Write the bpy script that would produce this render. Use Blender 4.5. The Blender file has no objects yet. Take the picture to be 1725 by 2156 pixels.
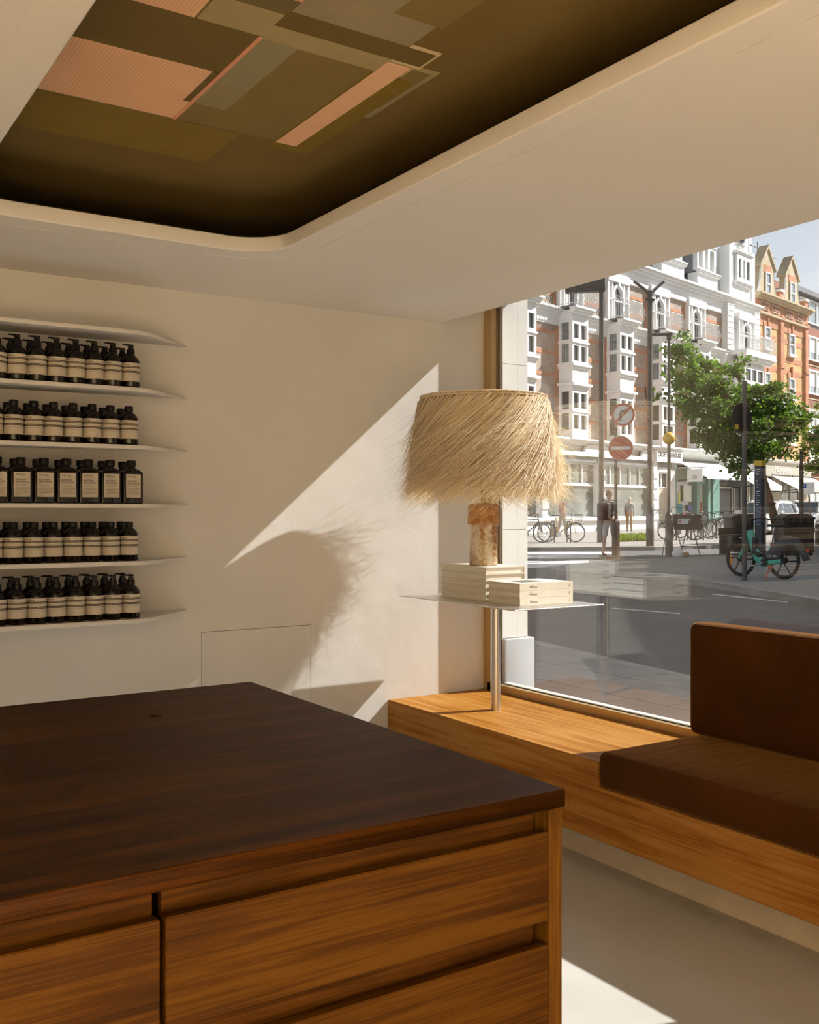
import bpy, bmesh, math, random
from mathutils import Vector, Matrix
random.seed(7)
C = bpy.context.scene.collection
PI = math.pi

# ------------------------------------------------------------------ camera
FPX, CX, CY, EYE = 2122.0, 862.5, 1078.0, 1.40
HEAD = math.radians(33.085)
FW = Vector((math.sin(HEAD), math.cos(HEAD), 0)); RT = Vector((math.cos(HEAD), -math.sin(HEAD), 0))
cam_d = bpy.data.cameras.new('camera'); cam = bpy.data.objects.new('camera', cam_d); C.objects.link(cam)
cam.location = (0, 0, EYE); cam.rotation_euler = (PI/2, 0, -HEAD)
cam_d.sensor_fit = 'HORIZONTAL'; cam_d.sensor_width = 36.0; cam_d.lens = 36.0*FPX/1725.0
cam_d.clip_end = 500; cam_d.clip_start = 0.02
bpy.context.scene.camera = cam

# ------------------------------------------------------------------ sky, sun, exposure
SUN_DIR = Vector((-1.0, 0.285, -0.867)).normalized()
w = bpy.data.worlds.new('sky'); bpy.context.scene.world = w; w.use_nodes = True
nt = w.node_tree; nt.nodes.clear()
sky = nt.nodes.new('ShaderNodeTexSky'); sky.sky_type = 'NISHITA'; sky.sun_disc = False
sky.sun_elevation = math.asin(-SUN_DIR.z); sky.sun_rotation = math.atan2(-SUN_DIR.x, -SUN_DIR.y)
sky.air_density = 1.0; sky.dust_density = 0.6; sky.ozone_density = 1.5
bg = nt.nodes.new('ShaderNodeBackground'); bg.inputs['Strength'].default_value = 0.114
wo = nt.nodes.new('ShaderNodeOutputWorld')
hs = nt.nodes.new('ShaderNodeHueSaturation'); hs.inputs['Saturation'].default_value = 0.34
nt.links.new(sky.outputs[0], hs.inputs['Color']); nt.links.new(hs.outputs[0], bg.inputs[0]); nt.links.new(bg.outputs[0], wo.inputs[0])
sd = bpy.data.lights.new('sun', 'SUN'); sd.energy = 7.4; sd.angle = math.radians(0.45); sd.color = (1.0, 0.98, 0.945)
so = bpy.data.objects.new('sun', sd); C.objects.link(so); so.rotation_euler = SUN_DIR.to_track_quat('-Z', 'Y').to_euler(); so.location = (20, -10, 20)
vs = bpy.context.scene.view_settings
vs.view_transform = 'Standard'; vs.look = 'None'; vs.gamma = 1.0; vs.use_curve_mapping = False; vs.exposure = 0.5

# ------------------------------------------------------------------ helpers
def tag(o, label=None, cat=None, group=None, kind=None):
    if label: o['label'] = label
    if cat: o['category'] = cat
    if group: o['group'] = group
    if kind: o['kind'] = kind
    return o
def empty(name, loc, rz=0.0):
    o = bpy.data.objects.new(name, None); C.objects.link(o); o.location = loc; o.rotation_euler = (0, 0, rz)
    o.empty_display_size = 0.05
    return o
def thing(name, label, cat, loc=(0, 0, 0), rz=0.0, group=None):
    return tag(empty(name, loc, rz), label, cat, group)
def link_mesh(name, me, parent=None, loc=(0, 0, 0)):
    o = bpy.data.objects.new(name, me); C.objects.link(o)
    if parent: o.parent = parent
    o.location = loc
    return o
def copy_tree(o, parent=None):
    c = o.copy(); C.objects.link(c); c.parent = parent
    for ch in list(o.children): copy_tree(ch, c)
    return c
class MB:
    def __init__(s): s.v = []; s.f = []; s.m = []
    def add(s, vs, fs, mi=0):
        b = len(s.v); s.v += [tuple(p) for p in vs]; s.f += [tuple(b+i for i in f) for f in fs]; s.m += [mi]*len(fs)
        return s
    def box(s, x0, x1, y0, y1, z0, z1, mi=0):
        return s.add([(x0,y0,z0),(x1,y0,z0),(x1,y1,z0),(x0,y1,z0),(x0,y0,z1),(x1,y0,z1),(x1,y1,z1),(x0,y1,z1)],
                     [(0,3,2,1),(4,5,6,7),(0,1,5,4),(1,2,6,5),(2,3,7,6),(3,0,4,7)], mi)
    def prism(s, poly, z0, z1, mi=0, fn=None):
        """poly: CCW outline in the (a, b) plane, pushed from z0 to z1; fn maps (a, b, c) to a point"""
        fn = fn or (lambda a, b, c: (a, b, c)); n = len(poly)
        return s.add([fn(a, b, z0) for a, b in poly]+[fn(a, b, z1) for a, b in poly],
                     [tuple(range(n-1, -1, -1)), tuple(range(n, 2*n))]+[(i, (i+1) % n, n+(i+1) % n, n+i) for i in range(n)], mi)
    def bar(s, p, q, r, r2=None, n=8, mi=0):
        return s.tube([p, q], [r, r if r2 is None else r2], n, mi)
    def tube(s, path, rad, n=8, mi=0, closed=False, cap=True):
        P = [Vector(p) for p in path]; k = len(P)
        if not hasattr(rad, '__len__'): rad = [rad]*k
        vs = []; up = None
        for i, p in enumerate(P):
            if closed: t = P[(i+1) % k]-P[i-1]
            else: t = P[min(i+1, k-1)]-P[max(i-1, 0)]
            t.normalize()
            if up is None:
                up = Vector((0, 0, 1)) if abs(t.z) < 0.9 else Vector((1, 0, 0))
            a = t.cross(up)
            if a.length < 1e-6: a = t.orthogonal()
            a.normalize(); b = a.cross(t).normalized(); up = b
            for j in range(n):
                an = 2*PI*j/n; vs.append(p+(a*math.cos(an)+b*math.sin(an))*rad[i])
        fs = []
        for i in range(k if closed else k-1):
            i2 = (i+1) % k
            for j in range(n):
                j2 = (j+1) % n; fs.append((i*n+j, i*n+j2, i2*n+j2, i2*n+j))
        if not closed and cap: fs += [tuple(range(n-1, -1, -1)), tuple((k-1)*n+j for j in range(n))]
        return s.add(vs, fs, mi)
    def lathe(s, prof, n=24, c=(0, 0, 0), mi=0, sx=1.0, sy=1.0):
        """prof: list of (radius, z) from bottom to top"""
        vs = []; fs = []; k = len(prof)
        for r, z in prof:
            for j in range(n):
                a = 2*PI*j/n; vs.append((c[0]+r*math.cos(a)*sx, c[1]+r*math.sin(a)*sy, c[2]+z))
        for i in range(k-1):
            for j in range(n):
                j2 = (j+1) % n; fs.append((i*n+j, i*n+j2, (i+1)*n+j2, (i+1)*n+j))
        if prof[0][0] > 1e-5: fs.append(tuple(range(n-1, -1, -1)))
        if prof[-1][0] > 1e-5: fs.append(tuple((k-1)*n+j for j in range(n)))
        return s.add(vs, fs, mi)
    def mesh(s, name, mats, smooth=False, off=(0, 0, 0)):
        me = bpy.data.meshes.new(name)
        me.from_pydata([(p[0]-off[0], p[1]-off[1], p[2]-off[2]) for p in s.v], [], s.f)
        for m in (mats if isinstance(mats, (list, tuple)) else [mats]): me.materials.append(m)
        if any(s.m): me.polygons.foreach_set('material_index', s.m)
        me.update()
        if smooth: me.shade_smooth()
        return me
    def build(s, name, mats, parent=None, smooth=False, bevel=0.0, seg=2, base=None, off=None):
        """base: world point that becomes the origin of a top-level mesh; off: subtract the parent's place"""
        if base is None and parent is None:
            xs, ys, zs = zip(*s.v); base = ((min(xs)+max(xs))/2, (min(ys)+max(ys))/2, min(zs))
        o0 = base if parent is None else (off or (0, 0, 0))
        o = link_mesh(name, s.mesh(name, mats, smooth, o0), parent, base if parent is None else (0, 0, 0))
        if bevel:
            m = o.modifiers.new('bevel', 'BEVEL'); m.width = bevel; m.segments = seg; m.limit_method = 'ANGLE'; m.angle_limit = 0.6
            if seg > 1: o.data.shade_smooth(); m.harden_normals = False
        if smooth and not bevel:
            set_sharp(o.data)
        return o
def set_sharp(me, deg=38):
    try: me.set_sharp_from_angle(angle=math.radians(deg))
    except Exception: pass
def outline_mesh(name, loops, depth, mat, bevel=0.0, res=2, seg=3):
    """plate with holes: first loop is the outline, the others are holes; lies in XY, z from -depth/2 to depth/2"""
    cu = bpy.data.curves.new(name, 'CURVE'); cu.dimensions = '2D'; cu.fill_mode = 'BOTH'
    cu.extrude = depth/2-bevel; cu.bevel_depth = bevel; cu.bevel_resolution = res
    for l in loops:
        sp = cu.splines.new('POLY'); sp.points.add(len(l)-1)
        for i, p in enumerate(l): sp.points[i].co = (p[0], p[1], 0, 1)
        sp.use_cyclic_u = True
    ob = bpy.data.objects.new(name, cu); C.objects.link(ob)
    dg = bpy.context.evaluated_depsgraph_get(); me = bpy.data.meshes.new_from_object(ob.evaluated_get(dg))
    bpy.data.objects.remove(ob); me.materials.clear(); me.materials.append(mat); me.name = name
    return me
_text_cache = {}
def text_mesh(body, size, mat, depth=0.0, align='LEFT', bold=0.0, shear=0.0, spacing=1.0, xscale=1.0):
    """lettering in the XY plane, baseline at y=0"""
    key = (body, size, mat.name, depth, align, bold, shear, spacing, xscale)
    if key in _text_cache: return _text_cache[key]
    cu = bpy.data.curves.new('lettering', 'FONT'); cu.body = body; cu.size = size; cu.align_x = align
    cu.resolution_u = 2; cu.offset = bold; cu.extrude = depth; cu.shear = shear; cu.space_character = spacing
    ob = bpy.data.objects.new('lettering', cu); C.objects.link(ob)
    dg = bpy.context.evaluated_depsgraph_get(); me = bpy.data.meshes.new_from_object(ob.evaluated_get(dg))
    bpy.data.objects.remove(ob); me.materials.clear(); me.materials.append(mat); me.name = 'lettering'
    if xscale != 1.0:
        for v in me.vertices: v.co.x *= xscale
    _text_cache[key] = me
    return me
def place(me, fn):
    """copy of a mesh with every vertex mapped by fn"""
    m2 = me.copy()
    for v in m2.vertices: v.co = Vector(fn(v.co))
    m2.update(); return m2
def rrect(x0, x1, y0, y1, r, n=10):
    out = []
    for cx, cy, a0 in ((x1-r, y0+r, -PI/2), (x1-r, y1-r, 0), (x0+r, y1-r, PI/2), (x0+r, y0+r, PI)):
        for i in range(n+1):
            a = a0+PI/2*i/n; out.append((cx+r*math.cos(a), cy+r*math.sin(a)))
    return out
ORD = ['first', 'second', 'third', 'fourth', 'fifth', 'sixth', 'seventh', 'eighth', 'ninth', 'tenth', 'eleventh', 'twelfth']
def skin_mesh(name, chains, mat, sub=1):
    """one continuous surface grown over joints: chains = list of lists of (point, radius); equal points are welded"""
    vs = []; rr = []; idx = {}; es = []
    for ch in chains:
        prev = None
        for p, r in ch:
            k = tuple(round(c, 4) for c in p)
            if k not in idx: idx[k] = len(vs); vs.append(p); rr.append(r)
            i = idx[k]
            if prev is not None and prev != i: es.append((prev, i))
            prev = i
    me = bpy.data.meshes.new(name); me.from_pydata(vs, es, []); ob = bpy.data.objects.new(name, me); C.objects.link(ob)
    ob.modifiers.new('skin', 'SKIN'); 
    sv = me.skin_vertices[0].data if me.skin_vertices else None
    if sv is None:
        bm = bmesh.new(); bm.from_mesh(me); bm.verts.layers.skin.verify(); bm.to_mesh(me); bm.free(); sv = me.skin_vertices[0].data
    for i, r in enumerate(rr):
        sv[i].radius = (r, r) if not hasattr(r, '__len__') else r
        sv[i].use_root = (i == 0)
    ss = ob.modifiers.new('subdivision', 'SUBSURF'); ss.levels = sub; ss.render_levels = sub
    dg = bpy.context.evaluated_depsgraph_get(); m2 = bpy.data.meshes.new_from_object(ob.evaluated_get(dg))
    bpy.data.objects.remove(ob); m2.materials.clear(); m2.materials.append(mat); m2.shade_smooth(); m2.name = name
    return m2

# ------------------------------------------------------------------ materials
def srgb(r, g, b):
    f = lambda c: (c/255/12.92) if c/255 <= 0.04045 else ((c/255+0.055)/1.055)**2.4
    return (f(r), f(g), f(b), 1.0)
def _base(name):
    m = bpy.data.materials.new(name); m.use_nodes = True; n = m.node_tree.nodes
    return m, m.node_tree, n, n['Principled BSDF']
def plain(name, col, rough=0.6, metal=0.0, var=0.0, vscale=4.0, bump=0.0, bscale=60.0, spec=0.5, sheen=0.0, coat=0.0, trans=0.0):
    m, t, n, b = _base(name)
    b.inputs['Base Color'].default_value = col; b.inputs['Roughness'].default_value = rough; b.inputs['Metallic'].default_value = metal
    b.inputs['Specular IOR Level'].default_value = spec
    if sheen: b.inputs['Sheen Weight'].default_value = sheen; b.inputs['Sheen Tint'].default_value = col
    if coat: b.inputs['Coat Weight'].default_value = coat; b.inputs['Coat Roughness'].default_value = 0.05
    tc = None
    if var or bump: tc = n.new('ShaderNodeTexCoord')
    if var:
        nz = n.new('ShaderNodeTexNoise'); nz.inputs['Scale'].default_value = vscale; nz.inputs['Detail'].default_value = 5
        t.links.new(tc.outputs['Object'], nz.inputs['Vector'])
        cr = n.new('ShaderNodeValToRGB'); cr.color_ramp.elements[0].position = 0.3; cr.color_ramp.elements[1].position = 0.7
        lo = [c*(1-var) for c in col[:3]]+[1]; hi = [min(1, c*(1+var*0.6)) for c in col[:3]]+[1]
        cr.color_ramp.elements[0].color = lo; cr.color_ramp.elements[1].color = hi
        t.links.new(nz.outputs['Fac'], cr.inputs['Fac']); t.links.new(cr.outputs['Color'], b.inputs['Base Color'])
    if bump:
        nb = n.new('ShaderNodeTexNoise'); nb.inputs['Scale'].default_value = bscale; nb.inputs['Detail'].default_value = 4
        t.links.new(tc.outputs['Object'], nb.inputs['Vector'])
        bp = n.new('ShaderNodeBump'); bp.inputs['Strength'].default_value = bump; bp.inputs['Distance'].default_value = 0.01
        t.links.new(nb.outputs['Fac'], bp.inputs['Height']); t.links.new(bp.outputs['Normal'], b.inputs['Normal'])
    return m
def wood(name, dark, mid, light, axis='X', rough=0.45, scale=1.0, knots=0.0, spec=0.4):
    m, t, n, b = _base(name); L = t.links.new
    tc = n.new('ShaderNodeTexCoord'); mp = n.new('ShaderNodeMapping')
    sc = {'X': (0.8, 18, 18), 'Y': (18, 0.8, 18), 'Z': (18, 18, 0.8)}[axis]
    mp.inputs['Scale'].default_value = [c*scale for c in sc]
    L(tc.outputs['Object'], mp.inputs['Vector'])
    n1 = n.new('ShaderNodeTexNoise'); n1.inputs['Scale'].default_value = 1.4; n1.inputs['Detail'].default_value = 8; n1.inputs['Roughness'].default_value = 0.62; n1.inputs['Distortion'].default_value = 0.6
    L(mp.outputs[0], n1.inputs['Vector'])
    mp2 = n.new('ShaderNodeMapping'); mp2.inputs['Scale'].default_value = [c*scale*7 if c > 1 else c*scale*2.2 for c in sc]
    L(tc.outputs['Object'], mp2.inputs['Vector'])
    n2 = n.new('ShaderNodeTexNoise'); n2.inputs['Scale'].default_value = 2.0; n2.inputs['Detail'].default_value = 4
    L(mp2.outputs[0], n2.inputs['Vector'])
    n3 = n.new('ShaderNodeTexNoise'); n3.inputs['Scale'].default_value = 2.3; n3.inputs['Detail'].default_value = 3
    L(tc.outputs['Object'], n3.inputs['Vector'])
    a1 = n.new('ShaderNodeMath'); a1.operation = 'MULTIPLY_ADD'; a1.inputs[1].default_value = 0.44
    L(n2.outputs['Fac'], a1.inputs[0]); L(n1.outputs['Fac'], a1.inputs[2])
    a2 = n.new('ShaderNodeMath'); a2.operation = 'MULTIPLY_ADD'; a2.inputs[1].default_value = 0.30
    L(n3.outputs['Fac'], a2.inputs[0]); L(a1.outputs[0], a2.inputs[2])
    cr = n.new('ShaderNodeValToRGB'); e = cr.color_ramp.elements
    e[0].position = 0.62; e[0].color = dark; e[1].position = 1.12 if False else 1.0; e[1].color = light
    k = e.new(0.84); k.color = mid
    L(a2.outputs[0], cr.inputs['Fac'])
    out = cr.outputs['Color']
    if knots:
        vo = n.new('ShaderNodeTexVoronoi'); vo.inputs['Scale'].default_value = 2.2
        mk = n.new('ShaderNodeMapping'); mk.inputs['Scale'].default_value = [1.0 if c < 1 else 2.2 for c in sc]
        L(tc.outputs['Object'], mk.inputs['Vector']); L(mk.outputs[0], vo.inputs['Vector'])
        kr = n.new('ShaderNodeValToRGB'); kr.color_ramp.elements[0].position = 0.0; kr.color_ramp.elements[0].color = (knots, knots, knots, 1)
        kr.color_ramp.elements[1].position = 0.085; kr.color_ramp.elements[1].color = (0, 0, 0, 1)
        L(vo.outputs['Distance'], kr.inputs['Fac'])
        mx = n.new('ShaderNodeMix'); mx.data_type = 'RGBA'
        L(kr.outputs['Color'], mx.inputs[0]); L(out, mx.inputs[6]); mx.inputs[7].default_value = [c*0.35 for c in dark[:3]]+[1]
        out = mx.outputs[2]
    L(out, b.inputs['Base Color'])
    b.inputs['Roughness'].default_value = rough; b.inputs['Specular IOR Level'].default_value = spec
    bp = n.new('ShaderNodeBump'); bp.inputs['Strength'].default_value = 0.12; bp.inputs['Distance'].default_value = 0.003
    L(a1.outputs[0], bp.inputs['Height']); L(bp.outputs['Normal'], b.inputs['Normal'])
    return m
def thin_glass(name, tint=(1, 1, 1, 1), ior=1.5, rough=0.0):
    m, t, n, b = _base(name); n.remove(b); L = t.links.new
    tr = n.new('ShaderNodeBsdfTransparent'); tr.inputs['Color'].default_value = tint
    gl = n.new('ShaderNodeBsdfGlossy'); gl.inputs['Roughness'].default_value = rough
    fr = n.new('ShaderNodeFresnel'); ge = n.new('ShaderNodeNewGeometry'); mr = n.new('ShaderNodeMapRange')
    mr.inputs[3].default_value = ior; mr.inputs[4].default_value = 1/ior           # both faces of the pane reflect alike
    L(ge.outputs['Backfacing'], mr.inputs[0]); L(mr.outputs[0], fr.inputs['IOR'])
    mx = n.new('ShaderNodeMixShader'); L(fr.outputs[0], mx.inputs[0]); L(tr.outputs[0], mx.inputs[1]); L(gl.outputs[0], mx.inputs[2])
    L(mx.outputs[0], n['Material Output'].inputs['Surface'])
    return m
def fibre(name, col, tcol, mix=0.35, var=0.25):
    m, t, n, b = _base(name); L = t.links.new
    b.inputs['Roughness'].default_value = 0.55
    g = n.new('ShaderNodeNewGeometry'); cr = n.new('ShaderNodeValToRGB')
    cr.color_ramp.elements[0].color = [c*(1-var) for c in col[:3]]+[1]; cr.color_ramp.elements[1].color = [min(1, c*(1+var*0.5)) for c in col[:3]]+[1]
    L(g.outputs['Random Per Island'], cr.inputs['Fac']); L(cr.outputs['Color'], b.inputs['Base Color'])
    tl = n.new('ShaderNodeBsdfTranslucent'); tl.inputs['Color'].default_value = tcol
    mx = n.new('ShaderNodeMixShader'); mx.inputs[0].default_value = mix
    L(b.outputs[0], mx.inputs[1]); L(tl.outputs[0], mx.inputs[2]); L(mx.outputs[0], n['Material Output'].inputs['Surface'])
    return m
def bands(name, stops, rough=0.6, axis=2):
    """flat printed bands: stops = [(height, colour), ...] along an object axis, constant steps"""
    m, t, n, b = _base(name); L = t.links.new
    tc = n.new('ShaderNodeTexCoord'); sx = n.new('ShaderNodeSeparateXYZ'); L(tc.outputs['Object'], sx.inputs[0])
    lo, hi = stops[0][0], stops[-1][0]+0.001
    mr = n.new('ShaderNodeMapRange'); mr.inputs[1].default_value = lo; mr.inputs[2].default_value = hi
    L(sx.outputs[axis], mr.inputs[0])
    cr = n.new('ShaderNodeValToRGB'); cr.color_ramp.interpolation = 'CONSTANT'; e = cr.color_ramp.elements
    e[0].position = 0; e[0].color = stops[0][1]; e[1].position = min(1, (stops[1][0]-lo)/(hi-lo)); e[1].color = stops[1][1]
    for h, c in stops[2:]:
        k = e.new((h-lo)/(hi-lo)); k.color = c
    L(mr.outputs[0], cr.inputs['Fac']); L(cr.outputs['Color'], b.inputs['Base Color']); b.inputs['Roughness'].default_value = rough
    return m
# ================================================================== ROOM SHELL
M = {}
M['plaster'] = plain('plaster', (0.69, 0.67, 0.635, 1), 0.85, var=0.05, vscale=2.2, bump=0.22, bscale=9, spec=0.25)
M['ceiling_paint'] = plain('ceiling_paint', (0.84, 0.815, 0.77, 1), 0.8, var=0.03, vscale=1.2, spec=0.25)
M['floor'] = plain('floor_screed', (0.49, 0.475, 0.445, 1), 0.5, var=0.08, vscale=3.0, bump=0.05, bscale=140, spec=0.4)
M['dark_gap'] = plain('dark_gap', (0.012, 0.010, 0.008, 1), 0.9)
M['gold_frame'] = plain('champagne_frame', (0.55, 0.38, 0.18, 1), 0.38, metal=0.55)
M['pale_frame'] = plain('pale_frame', (0.70, 0.64, 0.52, 1), 0.45)
M['gasket'] = plain('gasket', (0.05, 0.05, 0.055, 1), 0.6)
M['stone'] = plain('white_stone', (0.76, 0.73, 0.68, 1), 0.7, var=0.05, vscale=3, bump=0.06, bscale=40)
M['shaded_stone'] = plain('shaded_stone', (0.40, 0.41, 0.42, 1), 0.7, var=0.1, vscale=3)  # stone darkened in colour to stand in for shade on the pier's foot
M['glass'] = thin_glass('shop_glass', (0.985, 0.99, 0.985, 1), 2.05)
YW, XG, ZC = 4.38, 3.376, 2.40
def struct(name, mb, mat, **k):
    return tag(mb.build(name, mat, **k), kind='structure')
def describe(o, label, cat): return tag(o, label, cat, kind='structure')

describe(struct('floor', MB().box(-2.6, 3.45, -3.5, YW+0.15, -0.10, 0), M['floor']), 'pale cream screed floor of the shop', 'floor')
PX0, PX1, PZ1 = 1.717, 2.28, 0.851
wb = MB().box(-2.6, PX0, YW, YW+0.16, 0, 2.75).box(PX1, 3.40, YW, YW+0.16, 0, 2.75).box(PX0, PX1, YW, YW+0.16, PZ1, 2.75).box(PX0, PX1, YW+0.03, YW+0.16, 0, PZ1)
wall_back = describe(struct('wall_back', wb, M['plaster']), 'cream plaster back wall carrying the bottle shelves', 'wall')
pb = MB().box(PX0+0.0022, PX1-0.0022, YW, YW+0.028, 0.002, PZ1-0.0022)
pan = pb.build('access_panel', M['plaster'], wall_back, off=wall_back.location)
describe(struct('wall_left', MB().box(-2.72, -2.6, -3.5, YW+0.16, 0, 2.75), M['plaster']), 'cream plaster side wall beyond the counter', 'wall')
describe(struct('wall_rear', MB().box(-2.72, 3.45, -3.62, -3.5, 0, 2.75), M['plaster']), 'cream plaster wall behind the counter side', 'wall')
WY0, WY1, WZ0, WZ1 = 1.50, 4.345, 0.478, 2.555      # the shop window
VY0, VY1 = -3.1, -0.75                               # unseen pane, added to let fill light into the shop
wr = MB().box(3.335, 3.46, VY1, WY0, 0, 2.75).box(3.335, 3.46, -3.6, VY0, 0, 2.75)
wr.box(3.335, 3.46, WY0, YW, 0, 0.43).box(3.335, 3.46, WY0, YW, WZ1, 2.75).box(3.335, 3.46, VY0, VY1, 0, 0.43).box(3.335, 3.46, VY0, VY1, WZ1, 2.75)
describe(struct('wall_right', wr, M['plaster']), 'cream street-front wall around the shop windows', 'wall')
describe(struct('roof', MB().box(-2.8, 3.46, -3.65, YW+0.2, 2.75, 2.95), M['ceiling_paint']), 'flat slab above the shop ceiling', 'roof')

# ceiling with the rounded recess, a narrow trim ring around the recess
RX0, RX1, RY0, RY1 = 0.558, 1.700, -1.6, 3.600
G = 0.100
lo = [(-2.6, -3.5), (3.05, -3.5), (3.05, YW), (-2.6, YW)]
me = outline_mesh('ceiling', [lo, rrect(RX0-G, RX1+G, RY0-G, RY1+G, 0.26, 14)], 0.05, M['ceiling_paint'])
ceil = link_mesh('ceiling', me, None, (0, 0, ZC+0.025)); describe(ceil, 'dropped cream ceiling with a rounded recess', 'ceiling')
fas = MB().box(3.03, 3.05, -3.5, YW, ZC+0.05, 2.75).build('fascia', M['ceiling_paint'], ceil, off=ceil.location)
g2 = G-0.004
me = outline_mesh('trim_1', [rrect(RX0-g2, RX1+g2, RY0-g2, RY1+g2, 0.257, 14), rrect(RX0, RX1, RY0, RY1, 0.19, 14)], 0.055, M['ceiling_paint'], bevel=0.006, res=3)
me.shade_smooth(); set_sharp(me, 50)
t1 = link_mesh('trim_1', me, None, (0, 0, ZC+0.0275)); describe(t1, 'rounded cream lip around the painted ceiling recess', 'trim')
ZM = 2.62
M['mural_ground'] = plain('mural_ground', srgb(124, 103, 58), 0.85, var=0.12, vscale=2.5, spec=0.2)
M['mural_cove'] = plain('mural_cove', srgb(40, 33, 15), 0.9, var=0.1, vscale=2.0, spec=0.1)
rc = MB()
rc.box(0.10, 2.28, -2.1, 4.12, ZM, ZM+0.04)
recess = describe(rc.build('ceiling_recess', M['mural_ground']), 'olive ceiling recess painted with overlapping rectangles', 'ceiling')
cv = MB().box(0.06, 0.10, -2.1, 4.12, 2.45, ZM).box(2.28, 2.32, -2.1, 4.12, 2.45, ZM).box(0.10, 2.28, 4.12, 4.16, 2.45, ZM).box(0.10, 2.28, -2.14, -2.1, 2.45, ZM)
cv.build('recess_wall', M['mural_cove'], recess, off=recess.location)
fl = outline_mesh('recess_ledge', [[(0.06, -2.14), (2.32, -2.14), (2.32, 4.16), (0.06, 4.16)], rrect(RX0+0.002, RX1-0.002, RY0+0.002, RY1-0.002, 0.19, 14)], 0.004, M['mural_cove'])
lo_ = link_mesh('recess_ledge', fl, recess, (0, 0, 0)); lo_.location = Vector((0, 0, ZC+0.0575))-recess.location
def paint(name, col, var=0.07, stripes=False):
    m = plain(name, srgb(*col), 0.85, var=var, vscale=7, spec=0.2)
    if stripes:
        t = m.node_tree; n = t.nodes; b = n['Principled BSDF']
        tc = n.new('ShaderNodeTexCoord'); wv = n.new('ShaderNodeTexWave'); wv.bands_direction = 'X'; wv.inputs['Scale'].default_value = 32
        t.links.new(tc.outputs['Object'], wv.inputs['Vector'])
        mx = n.new('ShaderNodeMix'); mx.data_type = 'RGBA'; mx.blend_type = 'MULTIPLY'
        src = b.inputs['Base Color'].links[0].from_socket
        mr = n.new('ShaderNodeMapRange'); mr.inputs[3].default_value = 0.0; mr.inputs[4].default_value = 0.35
        t.links.new(wv.outputs['Fac'], mr.inputs[0]); t.links.new(mr.outputs[0], mx.inputs[0])
        t.links.new(src, mx.inputs[6]); mx.inputs[7].default_value = (0.62, 0.58, 0.45, 1); t.links.new(mx.outputs[2], b.inputs['Base Color'])
    return m
PK = paint('paint_pink', (244, 194, 156), 0.05, True); PK2 = paint('paint_salmon', (226, 160, 128), 0.05); PK3 = paint('paint_peach', (240, 192, 156), 0.04)
OLV = paint('paint_moss', (134, 112, 50)); OL2 = paint('paint_dark_olive', (114, 96, 54)); GRN = paint('paint_grey_green', (150, 138, 98)); PALE = paint('paint_pale_khaki', (170, 154, 110))
MID = paint('paint_mid_olive', (134, 116, 68)); STR = paint('paint_striped', (120, 108, 72), 0.05, True); CRM = paint('paint_cream', (212, 192, 150)); GRY = paint('paint_grey', (156, 142, 112)); GR2 = paint('paint_sage', (152, 142, 110)); LEAF = paint('paint_leaf', (132, 112, 46))
patches = [ # x0, x1, y0, y1, colour, layer
    (0.56, 1.092, 2.37, 2.636, OL2, 1), (0.30, 0.912, 1.9, 2.372, PK, 1), (0.918, 1.10, 2.24, 2.372, PALE, 1), (0.918, 1.10, 1.95, 2.235, STR, 1), (1.00, 1.10, 1.80, 2.16, PK2, 2),
    (1.10, 1.44, 1.95, 2.214, GRY, 1), (1.22, 1.312, 1.90, 2.079, GR2, 2), (1.312, 1.46, 1.6, 2.085, MID, 1),
    (1.094, 1.53, 2.216, 2.299, OL2, 2), (1.095, 1.60, 2.300, 2.385, PALE, 1), (1.443, 1.538, 2.200, 2.312, CRM, 1),
    (1.096, 1.437, 2.385, 3.010, MID, 1), (1.096, 1.201, 2.380, 2.864, GR2, 2), (1.110, 1.200, 2.70, 2.864, GRN, 3),
    (1.440, 1.514, 2.320, 3.018, PK3, 4), (1.435, 1.577, 2.393, 3.066, LEAF, 3), (1.526, 1.597, 2.318, 2.68, GRY, 2), (1.526, 1.582, 2.32, 2.60, MID, 2.5),
    (0.45, 1.087, 2.634, 3.010, PK, 2), (1.066, 1.090, 2.634, 2.863, OL2, 3), (1.086, 1.098, 2.378, 3.014, PK2, 4),
    (0.42, 1.316, 3.028, 3.335, OLV, 1), (0.60, 1.12, 2.94, 3.02, MID, 1.5)]
for i_, (x0, x1, y0, y1, mt, ly) in enumerate(patches):
    z = ZM-0.0006*ly-0.00004*i_-0.0002
    o = MB().box(x0, x1, y0, y1, z, ZM+0.001).build('painted_rectangle', mt, recess, off=recess.location)

# window frame, gasket, glass
def window(name, y0, y1, label, pier):
    win = describe(empty(name, (XG, (y0+y1)/2, WZ0)), label, 'window'); off = win.location
    f = MB().box(3.335, 3.380, y0, y1, 0.43, WZ0).box(3.335, 3.380, y0, y1, WZ1-0.02, WZ1+0.03).box(3.335, 3.380, y1-0.03, y1+0.034, 0.43, WZ1+0.03).box(3.335, 3.380, y0-0.03, y0+0.02, 0.43, WZ1+0.03)
    f.build('frame', M['gold_frame'], win, off=off)
    f = MB().box(3.386, 3.405, y1-0.036, y1-0.02, WZ0, WZ1).box(3.386, 3.42, y0, y1, WZ0-0.012, WZ0+0.004)
    f.build('outer_frame', M['pale_frame'], win, off=off)
    f = MB().box(3.3805, 3.392, y1-0.042, y1-0.036, WZ0, WZ1).box(3.366, 3.370, y0, y1, WZ0, WZ0+0.004)
    f.build('gasket', M['gasket'], win, off=off)
    MB().box(XG-0.006, XG+0.006, y0+0.02, y1-0.03, WZ0, WZ1-0.02).build('pane', M['glass'], win, off=off)
window('window_1', WY0, WY1, 'large shop window looking out to the street', True)
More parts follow.
